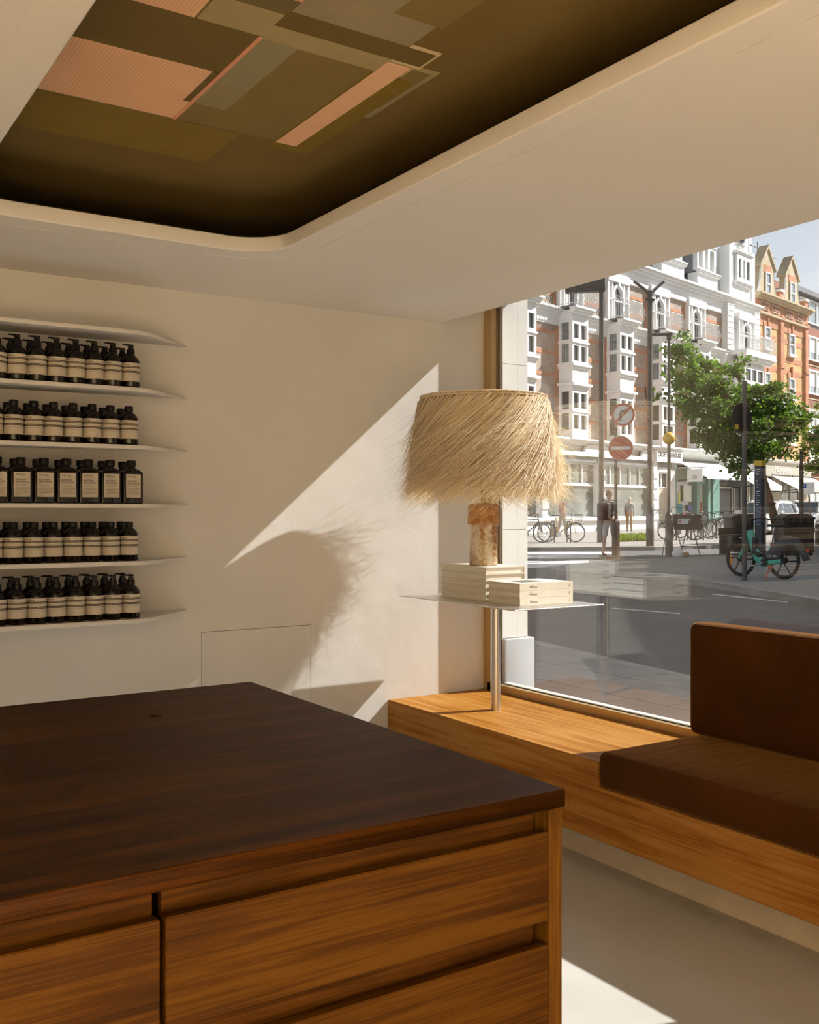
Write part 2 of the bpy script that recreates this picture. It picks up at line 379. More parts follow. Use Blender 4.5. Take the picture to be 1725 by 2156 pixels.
window('fill_window', VY0, VY1, 'unseen extra shop window added to let in fill light', True)
# stone pier outside, clad in panels
PYF, PXE = 4.279, 3.561
pier = describe(MB().box(3.388, PXE-0.004, PYF+0.006, 4.95, 0.1, 3.2).build('trim_2', M['stone']), 'white stone pier outside the shop window', 'trim')
for x0, x1 in ((3.388, 3.490), (3.4925, PXE)):
    for z0, z1 in ((0.72, 1.304), (1.307, 2.2), (2.203, 3.1)):
        MB().box(x0, x1, PYF, PYF+0.012, z0, z1).build('stone_panel', M['stone'], pier, off=pier.location)
MB().box(3.388, PXE+0.03, PYF-0.025, 4.95, 0.1, 0.715).build('plinth', M['shaded_stone'], pier, off=pier.location, bevel=0.006)
# the street front to the right of the added pane and above the windows (outside face)
describe(struct('street_front', MB().box(3.46, 3.60, -3.65, VY0, 0.1, 4.2).box(3.46, 3.60, VY1, WY0, 0.1, 4.2).box(3.46, 3.60, VY0, VY1, 2.72, 4.2).box(3.46, 3.60, WY0, 4.24, 2.72, 4.2), M['stone']), 'white stone shop front framing the windows outside', 'wall')

# ================================================================== COUNTER
M['oak_dark'] = wood('oak_dark', (0.013, 0.0035, 0.0002, 1), (0.036, 0.0105, 0.0005, 1), (0.08, 0.026, 0.002, 1), 'X', 0.48, 1.0, 0.5, spec=0.10)
M['oak_mid'] = wood('oak_mid', (0.03, 0.0095, 0.0002, 1), (0.078, 0.027, 0.0008, 1), (0.135, 0.055, 0.003, 1), 'X', 0.55, 1.2, 0.35, spec=0.15)
M['oak_rail'] = wood('oak_rail', (0.03, 0.009, 0.0006, 1), (0.07, 0.024, 0.0016, 1), (0.12, 0.045, 0.004, 1), 'X', 0.6, 1.2, spec=0.12)  # rail colour taken down to carry the shadow of the drawer grooves
M['oak_post'] = wood('oak_post', (0.05, 0.017, 0.001, 1), (0.12, 0.048, 0.004, 1), (0.20, 0.09, 0.01, 1), 'Z', 0.55, 1.2, spec=0.15)
IX0, IX1, IY0, IY1, IZ = -0.25, 1.228, 1.376, 2.744, 0.90
hole = [(0.827+0.019*math.cos(-2*PI*i/20), 2.413+0.019*math.sin(-2*PI*i/20)) for i in range(20)]
me = outline_mesh('counter_worktop', [[(IX0, IY0), (IX1, IY0), (IX1, IY1), (IX0, IY1)], hole], 0.033, M['oak_dark'], bevel=0.0025, res=1)
wt = link_mesh('counter_worktop', me, None, (0, 0, IZ-0.0165)); tag(wt, 'dark stained oak counter worktop with a small round cable hole', 'worktop')
mb = MB(); mb.lathe([(0.0186, -0.015), (0.0186, 0.0145), (0.0165, 0.0145), (0.0165, -0.015)], 20, (0.827, 2.413, 0))
mb.lathe([(0.0168, -0.0155), (0.0168, -0.0135)], 20, (0.827, 2.413, 0))
mb.build('cable_hole', M['dark_gap'], wt)
def cabinet(x0, x1, label, left_panel, right_panel):
    t = thing('drawer_cabinet', label, 'cabinet', ((x0+x1)/2, (IY0+IY1)/2, 0)); off = t.location
    cx0 = x0+(0.032 if left_panel else 0.004); cx1 = x1-(0.032 if right_panel else 0.004)
    MB().box(cx0+0.012, cx1-0.012, IY0+0.046, IY1-0.02, 0.06, 0.862).build('carcass', M['dark_gap'], t, off=off)
    if right_panel: MB().box(x1-0.031, x1, IY0+0.002, IY1-0.01, 0.0, 0.8665).build('side_panel', M['oak_post'], t, off=off, bevel=0.0015, seg=1)
    if left_panel: MB().box(x0, x0+0.031, IY0+0.002, IY1-0.01, 0.0, 0.8665).build('side_panel', M['oak_post'], t, off=off, bevel=0.0015, seg=1)
    MB().box(cx0, cx1, IY0+0.06, IY1-0.06, 0.0, 0.06).build('plinth', M['dark_gap'], t, off=off)
    z = 0.827
    for i in range(4):
        MB().box(cx0+0.003, cx1-(0.014 if right_panel else 0.003), IY0+0.030, IY0+0.046, z-0.012, z+0.0395).build('rail', M['oak_rail'], t, off=off)
        MB().box(cx0, cx1, IY0+0.002, IY0+0.024, z-0.160, z).build('drawer', M['oak_mid'], t, off=off, bevel=0.002, seg=1)
        z -= 0.203
cabinet(0.484, IX1, 'oak drawer cabinet under the right half of the dark worktop', False, True)
cabinet(IX0, 0.484, 'oak drawer cabinet under the left half of the dark worktop', True, False)

# ================================================================== BENCH AND CUSHIONS
M['oak_bench'] = wood('oak_bench', (0.20, 0.066, 0.004, 1), (0.34, 0.14, 0.020, 1), (0.42, 0.205, 0.05, 1), 'Y', 0.5, 1.0, 0.55, 0.10)
M['plinth'] = plain('bench_plinth', (0.60, 0.52, 0.40, 1), 0.7, var=0.08, vscale=12)
BX0, BX1 = 2.72, 3.334
bt = thing('window_bench', 'long honey oak bench under the shop window', 'bench', (3.03, 2.6, 0)); off = bt.location
pf = [(-0.7, 0.137), (YW-0.002, 0.137), (YW-0.002, 0.44), (2.843, 0.44), (2.843, 0.345), (-0.7, 0.345)]
o = MB().prism(pf, BX0, BX1-0.002, fn=lambda a, b, c: (c, a, b)).build('bench_body', M['oak_bench'], bt, off=off, bevel=0.003, seg=1)
MB().box(2.84, BX1, -0.7, YW-0.002, 0, 0.136).build('plinth', M['plinth'], bt, off=off)
def velvet(name, col, sheen_col):
    m, t, n, b = _base(name); L = t.links.new
    b.inputs['Roughness'].default_value = 0.9; b.inputs['Specular IOR Level'].default_value = 0.15
    b.inputs['Sheen Weight'].default_value = 0.5; b.inputs['Sheen Roughness'].default_value = 0.35; b.inputs['Sheen Tint'].default_value = sheen_col
    tc = n.new('ShaderNodeTexCoord'); nz = n.new('ShaderNodeTexNoise'); nz.inputs['Scale'].default_value = 2.5; nz.inputs['Detail'].default_value = 4
    L(tc.outputs['Object'], nz.inputs['Vector'])
    cr = n.new('ShaderNodeValToRGB'); cr.color_ramp.elements[0].position = 0.35; cr.color_ramp.elements[1].position = 0.7
    cr.color_ramp.elements[0].color = [c*0.75 for c in col[:3]]+[1]; cr.color_ramp.elements[1].color = [c*1.25 for c in col[:3]]+[1]
    L(nz.outputs['Fac'], cr.inputs['Fac']); L(cr.outputs['Color'], b.inputs['Base Color'])
    mp = n.new('ShaderNodeMapping'); mp.inputs['Scale'].default_value = (3.5, 16, 6); mp.inputs['Rotation'].default_value = (0, 0, 0.5)
    L(tc.outputs['Object'], mp.inputs['Vector'])
    n2 = n.new('ShaderNodeTexNoise'); n2.inputs['Scale'].default_value = 1.4; n2.inputs['Detail'].default_value = 3; n2.inputs['Distortion'].default_value = 0.7
    L(mp.outputs[0], n2.inputs['Vector'])
    bp = n.new('ShaderNodeBump'); bp.inputs['Strength'].default_value = 0.35; bp.inputs['Distance'].default_value = 0.012
    L(n2.outputs['Fac'], bp.inputs['Height']); L(bp.outputs['Normal'], b.inputs['Normal'])
    return m
M['velvet'] = velvet('brown_velvet', (0.055, 0.0165, 0.0012, 1), (0.8, 0.4, 0.1, 1))
def cushion(name, x0, x1, y0, y1, z0, z1, r, label, puff, axis):
    """rounded cushion whose broad face swells a little"""
    nx, ny, nz = 10, 60, 8
    t = thing(name, label, 'cushion', ((x0+x1)/2, (y0+y1)/2, z0)); off = t.location
    bm = bmesh.new(); bmesh.ops.create_cube(bm, size=1.0)
    bmesh.ops.scale(bm, verts=bm.verts, vec=(x1-x0, y1-y0, z1-z0)); bmesh.ops.translate(bm, verts=bm.verts, vec=((x0+x1)/2, (y0+y1)/2, (z0+z1)/2))
    bmesh.ops.bevel(bm, geom=list(bm.edges), offset=r, segments=5, profile=0.5, affect='EDGES')
    for v in bm.verts: v.co -= off
    for ax, n, lo, hi in ((0, 6, x0, x1), (1, 40, y0, y1), (2, 5, z0, z1)):
        for i in range(1, n):
            co = Vector((0, 0, 0)); co[ax] = lo+r+(hi-lo-2*r)*i/n-off[ax]; no = Vector((0, 0, 0)); no[ax] = 1
            bmesh.ops.bisect_plane(bm, geom=bm.verts[:]+bm.edges[:]+bm.faces[:], plane_co=co, plane_no=no)
    ctr = Vector(((x0+x1)/2, (y0+y1)/2, (z0+z1)/2))-off
    for v in bm.verts:
        p = v.co-ctr; u = [abs(p[0])/((x1-x0)/2), abs(p[1])/((y1-y0)/2), abs(p[2])/((z1-z0)/2)]
        o_ = [i for i in range(3) if i != axis]
        fade = max(0, 1-u[o_[0]]**4)*max(0, 1-u[o_[1]]**6)
        if u[axis] > 0.5: v.co[axis] += puff*fade*(1 if p[axis] > 0 else -1)*(1 if (axis == 2 and p[axis] > 0) or (axis == 0 and p[axis] < 0) else 0)
    me = bpy.data.meshes.new('cover'); bm.to_mesh(me); bm.free(); me.materials.append(M['velvet']); me.shade_smooth()
    link_mesh('cover', me, t)
    return t, off
t, off = cushion('seat_cushion', 2.705, 3.325, -0.7, 2.838, 0.3465, 0.484, 0.026, 'brown velvet seat cushion set into the oak bench', 0.012, 2)
s = MB().tube([(2.7085, 2.80, 0.466), (2.7085, -0.66, 0.466)], 0.003, 6).tube([(2.735, 2.8345, 0.466), (3.29, 2.8345, 0.466)], 0.003, 6)
s.tube([(2.7085, 2.80, 0.466), (2.712, 2.822, 0.466), (2.722, 2.832, 0.466), (2.735, 2.8345, 0.466)], 0.003, 6)
s.build('piping', M['velvet'], t, smooth=True, off=off)
t, off = cushion('back_cushion', 3.205, 3.325, -0.7, 2.838, 0.492, 0.950, 0.034, 'tall brown velvet back cushion leaning by the window glass', 0.010, 0)
s = MB().tube([(3.2145, 2.80, 0.9405), (3.2145, -0.66, 0.9405)], 0.003, 6)
s.build('piping', M['velvet'], t, smooth=True, off=off)

# ================================================================== TABLE, BOOKS, LAMP
M['steel'] = plain('brushed_steel', (0.66, 0.635, 0.60, 1), 0.36, metal=1.0)
TZ = 0.985
t = thing('side_table', 'thin rectangular steel table on a single post above the bench', 'table', (3.02, 3.87, 0.44)); off = t.location
MB().box(2.698, 3.212, 3.325, 4.235, TZ-0.005, TZ).build('table_top', M['steel'], t, off=off, bevel=0.0012, seg=1)
MB().lathe([(0.0245, 0.0), (0.0245, TZ-0.005-0.44)], 32, (3.02, 3.87, 0.44)).build('post', M['steel'], t, smooth=True, off=off)
M['linen'] = plain('linen_cover', (0.74, 0.68, 0.56, 1), 0.85, var=0.05, vscale=30, bump=0.12, bscale=400)
M['pages'] = plain('pages', (0.80, 0.76, 0.68, 1), 0.8)
def page_mat():
    m, tt, n, b = _base('page_edges'); L = tt.links.new
    tc = n.new('ShaderNodeTexCoord'); mp = n.new('ShaderNodeMapping'); mp.inputs['Scale'].default_value = (2, 2, 420); L(tc.outputs['Object'], mp.inputs['Vector'])
    nz = n.new('ShaderNodeTexNoise'); nz.inputs['Scale'].default_value = 1.0; nz.inputs['Detail'].default_value = 2; L(mp.outputs[0], nz.inputs['Vector'])
    cr = n.new('ShaderNodeValToRGB'); cr.color_ramp.elements[0].position = 0.3; cr.color_ramp.elements[1].position = 0.7
    cr.color_ramp.elements[0].color = (0.60, 0.56, 0.48, 1); cr.color_ramp.elements[1].color = (0.86, 0.82, 0.74, 1)
    L(nz.outputs['Fac'], cr.inputs['Fac']); L(cr.outputs['Color'], b.inputs['Base Color']); b.inputs['Roughness'].default_value = 0.85
    return m
M['page_edges'] = page_mat()
M['ink'] = plain('ink', (0.05, 0.045, 0.04, 1), 0.8); M['ink_soft'] = plain('ink_soft', (0.20, 0.18, 0.15, 1), 0.8)
M['cover_photo'] = plain('cover_photo', (0.22, 0.19, 0.16, 1), 0.5, var=0.5, vscale=14)
def book(loc, rz, L_, W_, T_, label, group, photo=False):
    """local: spine on the -Y side and runs along X; the block opens to +Y"""
    t = thing('book', label, 'book', loc, rz, group); b = 0.0028
    c = MB().box(-L_/2, L_/2, -W_/2, W_/2, 0, b).box(-L_/2, L_/2, -W_/2, W_/2, T_-b-0.0004, T_-0.0004).box(-L_/2, L_/2, -W_/2, -W_/2+b, b, T_-b-0.0004)
    cv = c.build('cover', M['linen'], t)
    MB().box(-L_/2+0.005, L_/2-0.005, -W_/2+b, W_/2-0.006, b, T_-b-0.0004).build('page_block', M['page_edges'], t)
    tm = text_mesh('Aēsop.', 0.0165, M['ink'], spacing=1.0)
    link_mesh('lettering', place(tm, lambda v: (-L_/2+0.055+v.x, -W_/2-0.0004, T_*0.5-0.0055+v.y)), t)
    mk = MB()
    for i in range(3): mk.tube([(L_/2-0.026+0.0012*i, -W_/2-0.0004, T_*0.28+0.0055*i), (L_/2-0.017+0.001*i, -W_/2-0.0004, T_*0.34+0.0048*i)], 0.0006, 4)
    mk.build('emblem', M['ink_soft'], t)
    if photo: MB().box(-L_*0.30, L_*0.12, -W_*0.26, W_*0.24, T_-0.001, T_+0.0002).build('cover_photo', M['cover_photo'], t)
    return t
pos = ['bottom', 'second from the bottom', 'middle', 'second from the top', 'top']
T1, T2 = 0.0316, 0.0328
for i in range(5):
    j = (0.0, 0.001, -0.0008, 0.0006, 0.0)[i]
    book((2.957+j, 3.8975, TZ+0.0006+i*T1), PI/2, 0.366, 0.234, T1, 'cream linen book, %s of the stack of five under the lamp' % pos[i], 'books stacked under the lamp')
for i in range(3):
    book((2.988, 3.573, TZ+0.0006+i*T2), (0.004, -0.003, 0.0)[i], 0.312, 0.235, T2, 'cream linen book, %s of the front stack of three' % ('bottom', 'middle', 'top')[i], 'books in the front stack', i == 2)

LX, LY, LZ = 2.940, 3.862, TZ+5*T1+0.0002
lamp = thing('table_lamp', 'table lamp with a shaggy straw shade and stoneware base', 'lamp', (LX, LY, LZ))
def ceramic():
    m, t, n, b = _base('stoneware'); L = t.links.new
    tc = n.new('ShaderNodeTexCoord'); n1 = n.new('ShaderNodeTexNoise'); n1.inputs['Scale'].default_value = 70; n1.inputs['Detail'].default_value = 5
    mp = n.new('ShaderNodeMapping'); mp.inputs['Scale'].default_value = (1, 1, 0.22); L(tc.outputs['Object'], mp.inputs['Vector'])
    n2 = n.new('ShaderNodeTexNoise'); n2.inputs['Scale'].default_value = 18; n2.inputs['Detail'].default_value = 6
    L(tc.outputs['Object'], n1.inputs['Vector']); L(mp.outputs[0], n2.inputs['Vector'])
    ad = n.new('ShaderNodeMath'); ad.operation = 'MULTIPLY_ADD'; ad.inputs[1].default_value = 0.55; L(n1.outputs['Fac'], ad.inputs[0]); L(n2.outputs['Fac'], ad.inputs[2])
    cr = n.new('ShaderNodeValToRGB'); e = cr.color_ramp.elements; e[0].position = 0.66; e[0].color = srgb(214, 202, 180); e[1].position = 0.92; e[1].color = srgb(150, 92, 40)
    k = e.new(0.78); k.color = srgb(188, 166, 132)
    L(ad.outputs[0], cr.inputs['Fac']); L(cr.outputs['Color'], b.inputs['Base Color']); b.inputs['Roughness'].default_value = 0.35
    bp = n.new('ShaderNodeBump'); bp.inputs['Strength'].default_value = 0.3; bp.inputs['Distance'].default_value = 0.004; L(n1.outputs['Fac'], bp.inputs['Height']); L(bp.outputs[0], b.inputs['Normal'])
    return m
def rust():
    m, t, n, b = _base('rust_glaze'); L = t.links.new
    tc = n.new('ShaderNodeTexCoord'); vo = n.new('ShaderNodeTexVoronoi'); vo.distance = 'MANHATTAN'; vo.inputs['Scale'].default_value = 62
    L(tc.outputs['Object'], vo.inputs['Vector'])
    n1 = n.new('ShaderNodeTexNoise'); n1.inputs['Scale'].default_value = 30; L(tc.outputs['Object'], n1.inputs['Vector'])
    cr = n.new('ShaderNodeValToRGB'); e = cr.color_ramp.elements; e[0].position = 0.3; e[0].color = srgb(160, 100, 50); e[1].position = 0.7; e[1].color = srgb(210, 164, 106)
    L(n1.outputs['Fac'], cr.inputs['Fac']); L(cr.outputs['Color'], b.inputs['Base Color']); b.inputs['Roughness'].default_value = 0.4
    bp = n.new('ShaderNodeBump'); bp.inputs['Strength'].default_value = 0.8; bp.inputs['Distance'].default_value = 0.004; L(vo.outputs['Distance'], bp.inputs['Height']); L(bp.outputs[0], b.inputs['Normal'])
    return m
M['ceramic'], M['rust'] = ceramic(), rust()
MB().lathe([(0.060, 0), (0.0665, 0.003), (0.068, 0.01), (0.0665, 0.09), (0.0675, 0.15), (0.066, 0.165), (0.069, 0.185), (0.0735, 0.196)], 40).build('lamp_base', M['ceramic'], lamp, smooth=True)
MB().lathe([(0.0735, 0.196), (0.0752, 0.2), (0.0752, 0.236), (0.0728, 0.242), (0.0720, 0.246), (0.0745, 0.252), (0.0745, 0.285), (0.062, 0.296), (0.03, 0.30)], 40).build('glazed_band', M['rust'], lamp, smooth=True)
# raised geometric relief on the band
rel = MB(); rr_ = random.Random(3)
for i in range(26):
    a0 = 2*PI*i/26
    for k in range(3):
        a = a0+rr_.uniform(0, 0.08); h0 = 0.203+0.0105*k
        da = rr_.choice((0.05, 0.09, 0.14)); hh = rr_.choice((0.003, 0.006, 0.0085))
        rel.add([((0.0755+q)*math.cos(a+b_), (0.0755+q)*math.sin(a+b_), h0+c_) for q in (-0.002, 0.0016) for b_, c_ in ((0, 0), (da, 0), (da, hh), (0, hh))],
                [(0,1,2,3),(4,5,6,7),(0,1,5,4),(1,2,6,5),(2,3,7,6),(3,0,4,7)])
rel.build('relief', M['rust'], lamp)
M['straw'] = fibre('straw', (0.93, 0.77, 0.56, 1), (0.93, 0.72, 0.45, 1), 0.34, 0.34)
M['straw_weave'] = fibre('straw_weave', (0.90, 0.79, 0.60, 1), (0.85, 0.68, 0.42, 1), 0.2, 0.2)
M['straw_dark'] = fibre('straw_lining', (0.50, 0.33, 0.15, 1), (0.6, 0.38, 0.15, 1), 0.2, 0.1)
M['brass'] = plain('aged_brass', (0.45, 0.30, 0.12, 1), 0.4, metal=1.0)
ST = 1.950-LZ                     # height of the shade's rim above the lamp's foot
MB().lathe([(0.012, 0.30), (0.012, ST-0.05)], 12).bar((-0.30, 0, ST-0.02), (0.30, 0, ST-0.02), 0.003).bar((0, -0.30, ST-0.02), (0, 0.30, ST-0.02), 0.003).bar((0, 0, ST-0.05), (0, 0, ST-0.02), 0.004).build('stem', M['brass'], lamp, smooth=True)
sh = thing('shade_group', None, None, (0, 0, 0)); bpy.data.objects.remove(sh)
sb = MB(); n = 72
prof_o = [(0.316, ST-0.42), (0.316, ST-0.25), (0.308, ST-0.05), (0.302, ST)]
vs_ = []; 
for r, z in prof_o+[(0.299, ST), (0.305, ST-0.05), (0.312, ST-0.25), (0.312, ST-0.42)]:
    for j in range(n): vs_.append((r*math.cos(2*PI*j/n), r*math.sin(2*PI*j/n), z))
fs_ = []
for i in range(8):
    for j in range(n): fs_.append((i*n+j, i*n+(j+1) % n, ((i+1) % 8)*n+(j+1) % n, ((i+1) % 8)*n+j))
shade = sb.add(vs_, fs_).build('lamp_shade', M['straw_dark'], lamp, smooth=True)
rim = MB()
for k in range(2):
    rim.tube([((0.3035)*math.cos(2*PI*j/140), 0.3035*math.sin(2*PI*j/140), ST-0.012*k+0.0016*math.sin(j*1.7+k*PI)) for j in range(140)], 0.0036, 5, closed=True)
for j in range(220):
    a = 2*PI*j/220; rim.bar((0.3055*math.cos(a), 0.3055*math.sin(a), ST-0.016), (0.3055*math.cos(a+0.02), 0.3055*math.sin(a+0.02), ST+0.003), 0.0024, n=4)
rim.build('woven_rim', M['straw_weave'], shade)
fr = MB(); R_ = random.Random(11)
def drum_r(z):                    # outer radius of the drum at a height
    q = ST-z
    return 0.302+0.006*min(1, q/0.05) if q < 0.05 else 0.308+0.008*min(1, (q-0.05)/0.2)
def strand(a, z0, lift, Ln, swirl, flare, droop, w0, segs=5, fly=0.0):
    """a folded raffia blade that hangs off the drum, sweeping round as it falls"""
    C_ = []
    for i in range(segs+1):
        t_ = i/segs
        ang = a-swirl*t_-0.06*swirl*math.sin(3*t_)+fly*0.12*math.sin(4*t_+a*7)
        z = z0-Ln*(t_**0.96)*droop+0.02*math.sin(2.5*t_)*(1-droop)
        r = drum_r(max(z, ST-0.42))+lift+flare*(0.25*t_+0.75*t_*t_)
        C_.append(Vector((r*math.cos(ang), r*math.sin(ang), z)))
    vs = []
    for i, c in enumerate(C_):
        tn = (C_[min(i+1, segs)]-C_[max(i-1, 0)]).normalized(); out = Vector((c.x, c.y, 0)).normalized(); sd_ = tn.cross(out).normalized(); w_ = w0*(1-0.8*(i/segs)**1.5)
        vs += [c-sd_*w_, c+out*w_*0.45, c+sd_*w_]
    fr.add(vs, [f_ for i in range(segs) for f_ in ((3*i, 3*i+1, 3*i+4, 3*i+3), (3*i+1, 3*i+2, 3*i+5, 3*i+4))])
for i in range(5600):
    a = R_.uniform(0, 2*PI); lay = R_.random()
    z0 = ST-0.014-(R_.random()**1.25)*0.33
    Ln = R_.uniform(0.22, 0.36)
    Ln = min(Ln, max(0.10, z0-(ST-0.490)+R_.gauss(0, 0.032)))
    strand(a, z0, R_.uniform(0.001, 0.004)+0.012*lay*lay, Ln, R_.gauss(0.88, 0.12)*Ln/0.30, R_.uniform(0.014, 0.058)+0.06*lay**4, R_.uniform(0.88, 1.0), R_.uniform(0.0011, 0.0029))
for i in range(1000):             # ragged longer ends along the hem
    a = R_.uniform(0, 2*PI); z0 = ST-R_.uniform(0.26, 0.40)
    strand(a, z0, 0.004, R_.uniform(0.10, 0.21), R_.gauss(0.38, 0.22), R_.uniform(0.02, 0.13), R_.uniform(0.7, 1.05), R_.uniform(0.0008, 0.0016), 5, 0.6)
for i in range(620):             # the loose, flyaway ones
    a = R_.uniform(0, 2*PI); z0 = ST-R_.uniform(0.04, 0.40)
    strand(a, z0, 0.006, R_.uniform(0.12, 0.28), R_.gauss(0.55, 0.45), R_.uniform(0.04, 0.20), R_.uniform(0.35, 1.1), R_.uniform(0.0005, 0.0011), 6, 1.0)
o = fr.build('straw_fringe', M['straw'], shade); o['kind'] = 'stuff'

# ================================================================== SHELVES AND BOTTLES
def shelf(z, label):
    pts = [(-0.9, YW), (-0.9, 4.095), (1.30, 4.095)]
    for i in range(1, 9):                       # the nose curves, then runs straight back to the wall
        u = i/8; p0, p1, p2 = Vector((1.30, 4.095)), Vector((1.385, 4.095)), Vector((1.45, 4.175)); q = p0*(1-u)**2+p1*2*u*(1-u)+p2*u*u; pts.append((q.x, q.y))
    pts += [(1.648, YW)]
    nn = len(pts); th = 0.017
    mb = MB()
    zt = [z]*nn; zb = [z-th]*nn
    zb[-1] = z-0.003
    vs = [(p[0], p[1], zb[i]) for i, p in enumerate(pts)]+[(p[0], p[1], zt[i]) for i, p in enumerate(pts)]
    mb.add(vs, [tuple(range(nn-1, -1, -1)), tuple(range(nn, 2*nn))]+[(i, (i+1) % nn, nn+(i+1) % nn, nn+i) for i in range(nn)])
    o = mb.build('wall_shelf', M['plaster'], base=(0.4, YW, z-th), bevel=0.005, seg=3)
    tag(o, label, 'shelf', 'curved wall shelves')
SZ = [2.150, 1.914, 1.676, 1.434, 1.197, 0.958]
for z, lb in zip(SZ, ('empty curved plaster shelf topmost on the wall', 'curved plaster shelf carrying the upper row of pump bottles', 'curved plaster shelf carrying the upper row of capped bottles', 'curved plaster shelf carrying the flat square-shouldered bottles', 'curved plaster shelf carrying the lower row of capped bottles', 'lowest curved plaster shelf carrying the lower row of pump bottles')):
    shelf(z, lb)
M['amber'] = plain('amber_glass', (0.006, 0.003, 0.0015, 1), 0.06, spec=0.4)
M['black_cap'] = plain('black_plastic', (0.005, 0.0045, 0.004, 1), 0.35, spec=0.3)
CR_, BK_, LN_ = (0.58, 0.52, 0.42, 1), (0.045, 0.032, 0.02, 1), (0.30, 0.25, 0.17, 1)
M['label'] = bands('bottle_label', [(0.024, CR_), (0.0275, LN_), (0.0282, CR_), (0.0525, LN_), (0.0533, CR_), (0.0555, LN_), (0.0563, CR_), (0.061, BK_), (0.0695, CR_), (0.0735, LN_), (0.0743, CR_), (0.081, BK_), (0.0890, CR_), (0.104, CR_)])
M['label_flat'] = plain('flat_label', CR_, 0.7)
RB = 0.0375
def label_part(parent):
    n = 14; vs = []; fs = []
    a0, a1 = -PI/2-1.75, -PI/2+1.35
    for i in range(n+1):
        a = a0+(a1-a0)*i/n
        for r, z in ((RB+0.0006, 0.026), (RB+0.0006, 0.1025), (RB-0.0005, 0.1025), (RB-0.0005, 0.026)): vs.append((r*math.cos(a), r*math.sin(a), z))
    for i in range(n):
        for k in range(4): fs.append((i*4+k, (i+1)*4+k, (i+1)*4+(k+1) % 4, i*4+(k+1) % 4))
    fs += [(0, 1, 2, 3), (n*4+3, n*4+2, n*4+1, n*4)]
    o = MB().add(vs, fs).build('label', M['label'], parent, smooth=True)
    def wrap(start, z):
        return lambda v: ((RB+0.0010)*math.cos(-PI/2+start+v.x/RB), (RB+0.0010)*math.sin(-PI/2+start+v.x/RB), z+v.y)
    link_mesh('lettering', place(text_mesh('Aēsop.', 0.0105, M['ink'], bold=0.0001), wrap(-1.22, 0.0925)), o)
    lt = plain('label_print', (0.5, 0.42, 0.3, 1), 0.7) if 'lp' not in M else M['lp']; M['lp'] = lt
    link_mesh('lettering', place(text_mesh('lll ll l llllll lll lllll', 0.0048, lt, spacing=1.1), wrap(-1.2, 0.0835)), o) if False else None
    pr_ = MB(); q = random.Random(5)
    for z0, z1, a_, b_ in ((0.0835, 0.0862, -1.2, 0.9), (0.0638, 0.0665, -1.2, -0.4), (0.0638, 0.0665, -0.25, 0.9)):      # pale type in the dark bands
        x = a_
        while x < b_:
            w_ = q.uniform(0.02, 0.07)
            pts = [((RB+0.0009)*math.cos(-PI/2+x+d), (RB+0.0009)*math.sin(-PI/2+x+d), zz) for d, zz in ((0, z0), (w_, z0), (w_, z1), (0, z1))]
            pr_.add(pts, [(0, 1, 2, 3)]); x += w_+0.03
    tag(pr_.build('small_print', lt, o), kind='stuff')
    return o
BODY = [(0.030, 0), (0.0355, 0.002), (RB, 0.008), (RB, 0.106), (0.0365, 0.113), (0.033, 0.121), (0.0255, 0.130), (0.0175, 0.1365), (0.0150, 0.140), (0.0150, 0.146)]
def pump_bottle():
    t = empty('pump_bottle', (0, 0, 0)); MB().lathe(BODY, 24).build('bottle_body', M['amber'], t, smooth=True); label_part(t)
    MB().lathe([(0.0168, 0.140), (0.0168, 0.158), (0.0155, 0.160), (0.0125, 0.160), (0.0115, 0.168), (0.0115, 0.171)], 20).build('pump_collar', M['black_cap'], t, smooth=True)
    h = MB().lathe([(0.005, 0.168), (0.005, 0.173), (0.0115, 0.174), (0.0125, 0.177), (0.0120, 0.1815), (0.009, 0.183)], 16)
    h.tube([(0.004, 0, 0.179), (-0.012, -0.001, 0.1795), (-0.026, -0.002, 0.1805), (-0.034, -0.0025, 0.179)], [0.0052, 0.0042, 0.0034, 0.0028], 8)
    h.build('pump_head', M['black_cap'], t, smooth=True)
    return t
def cap_bottle():
    t = empty('capped_bottle', (0, 0, 0)); MB().lathe(BODY, 24).build('bottle_body', M['amber'], t, smooth=True); label_part(t)
    MB().lathe([(0.0165, 0.139), (0.0172, 0.140), (0.0172, 0.160), (0.0155, 0.1625), (0.003, 0.1628)], 22).build('cap', M['black_cap'], t, smooth=True)
    return t
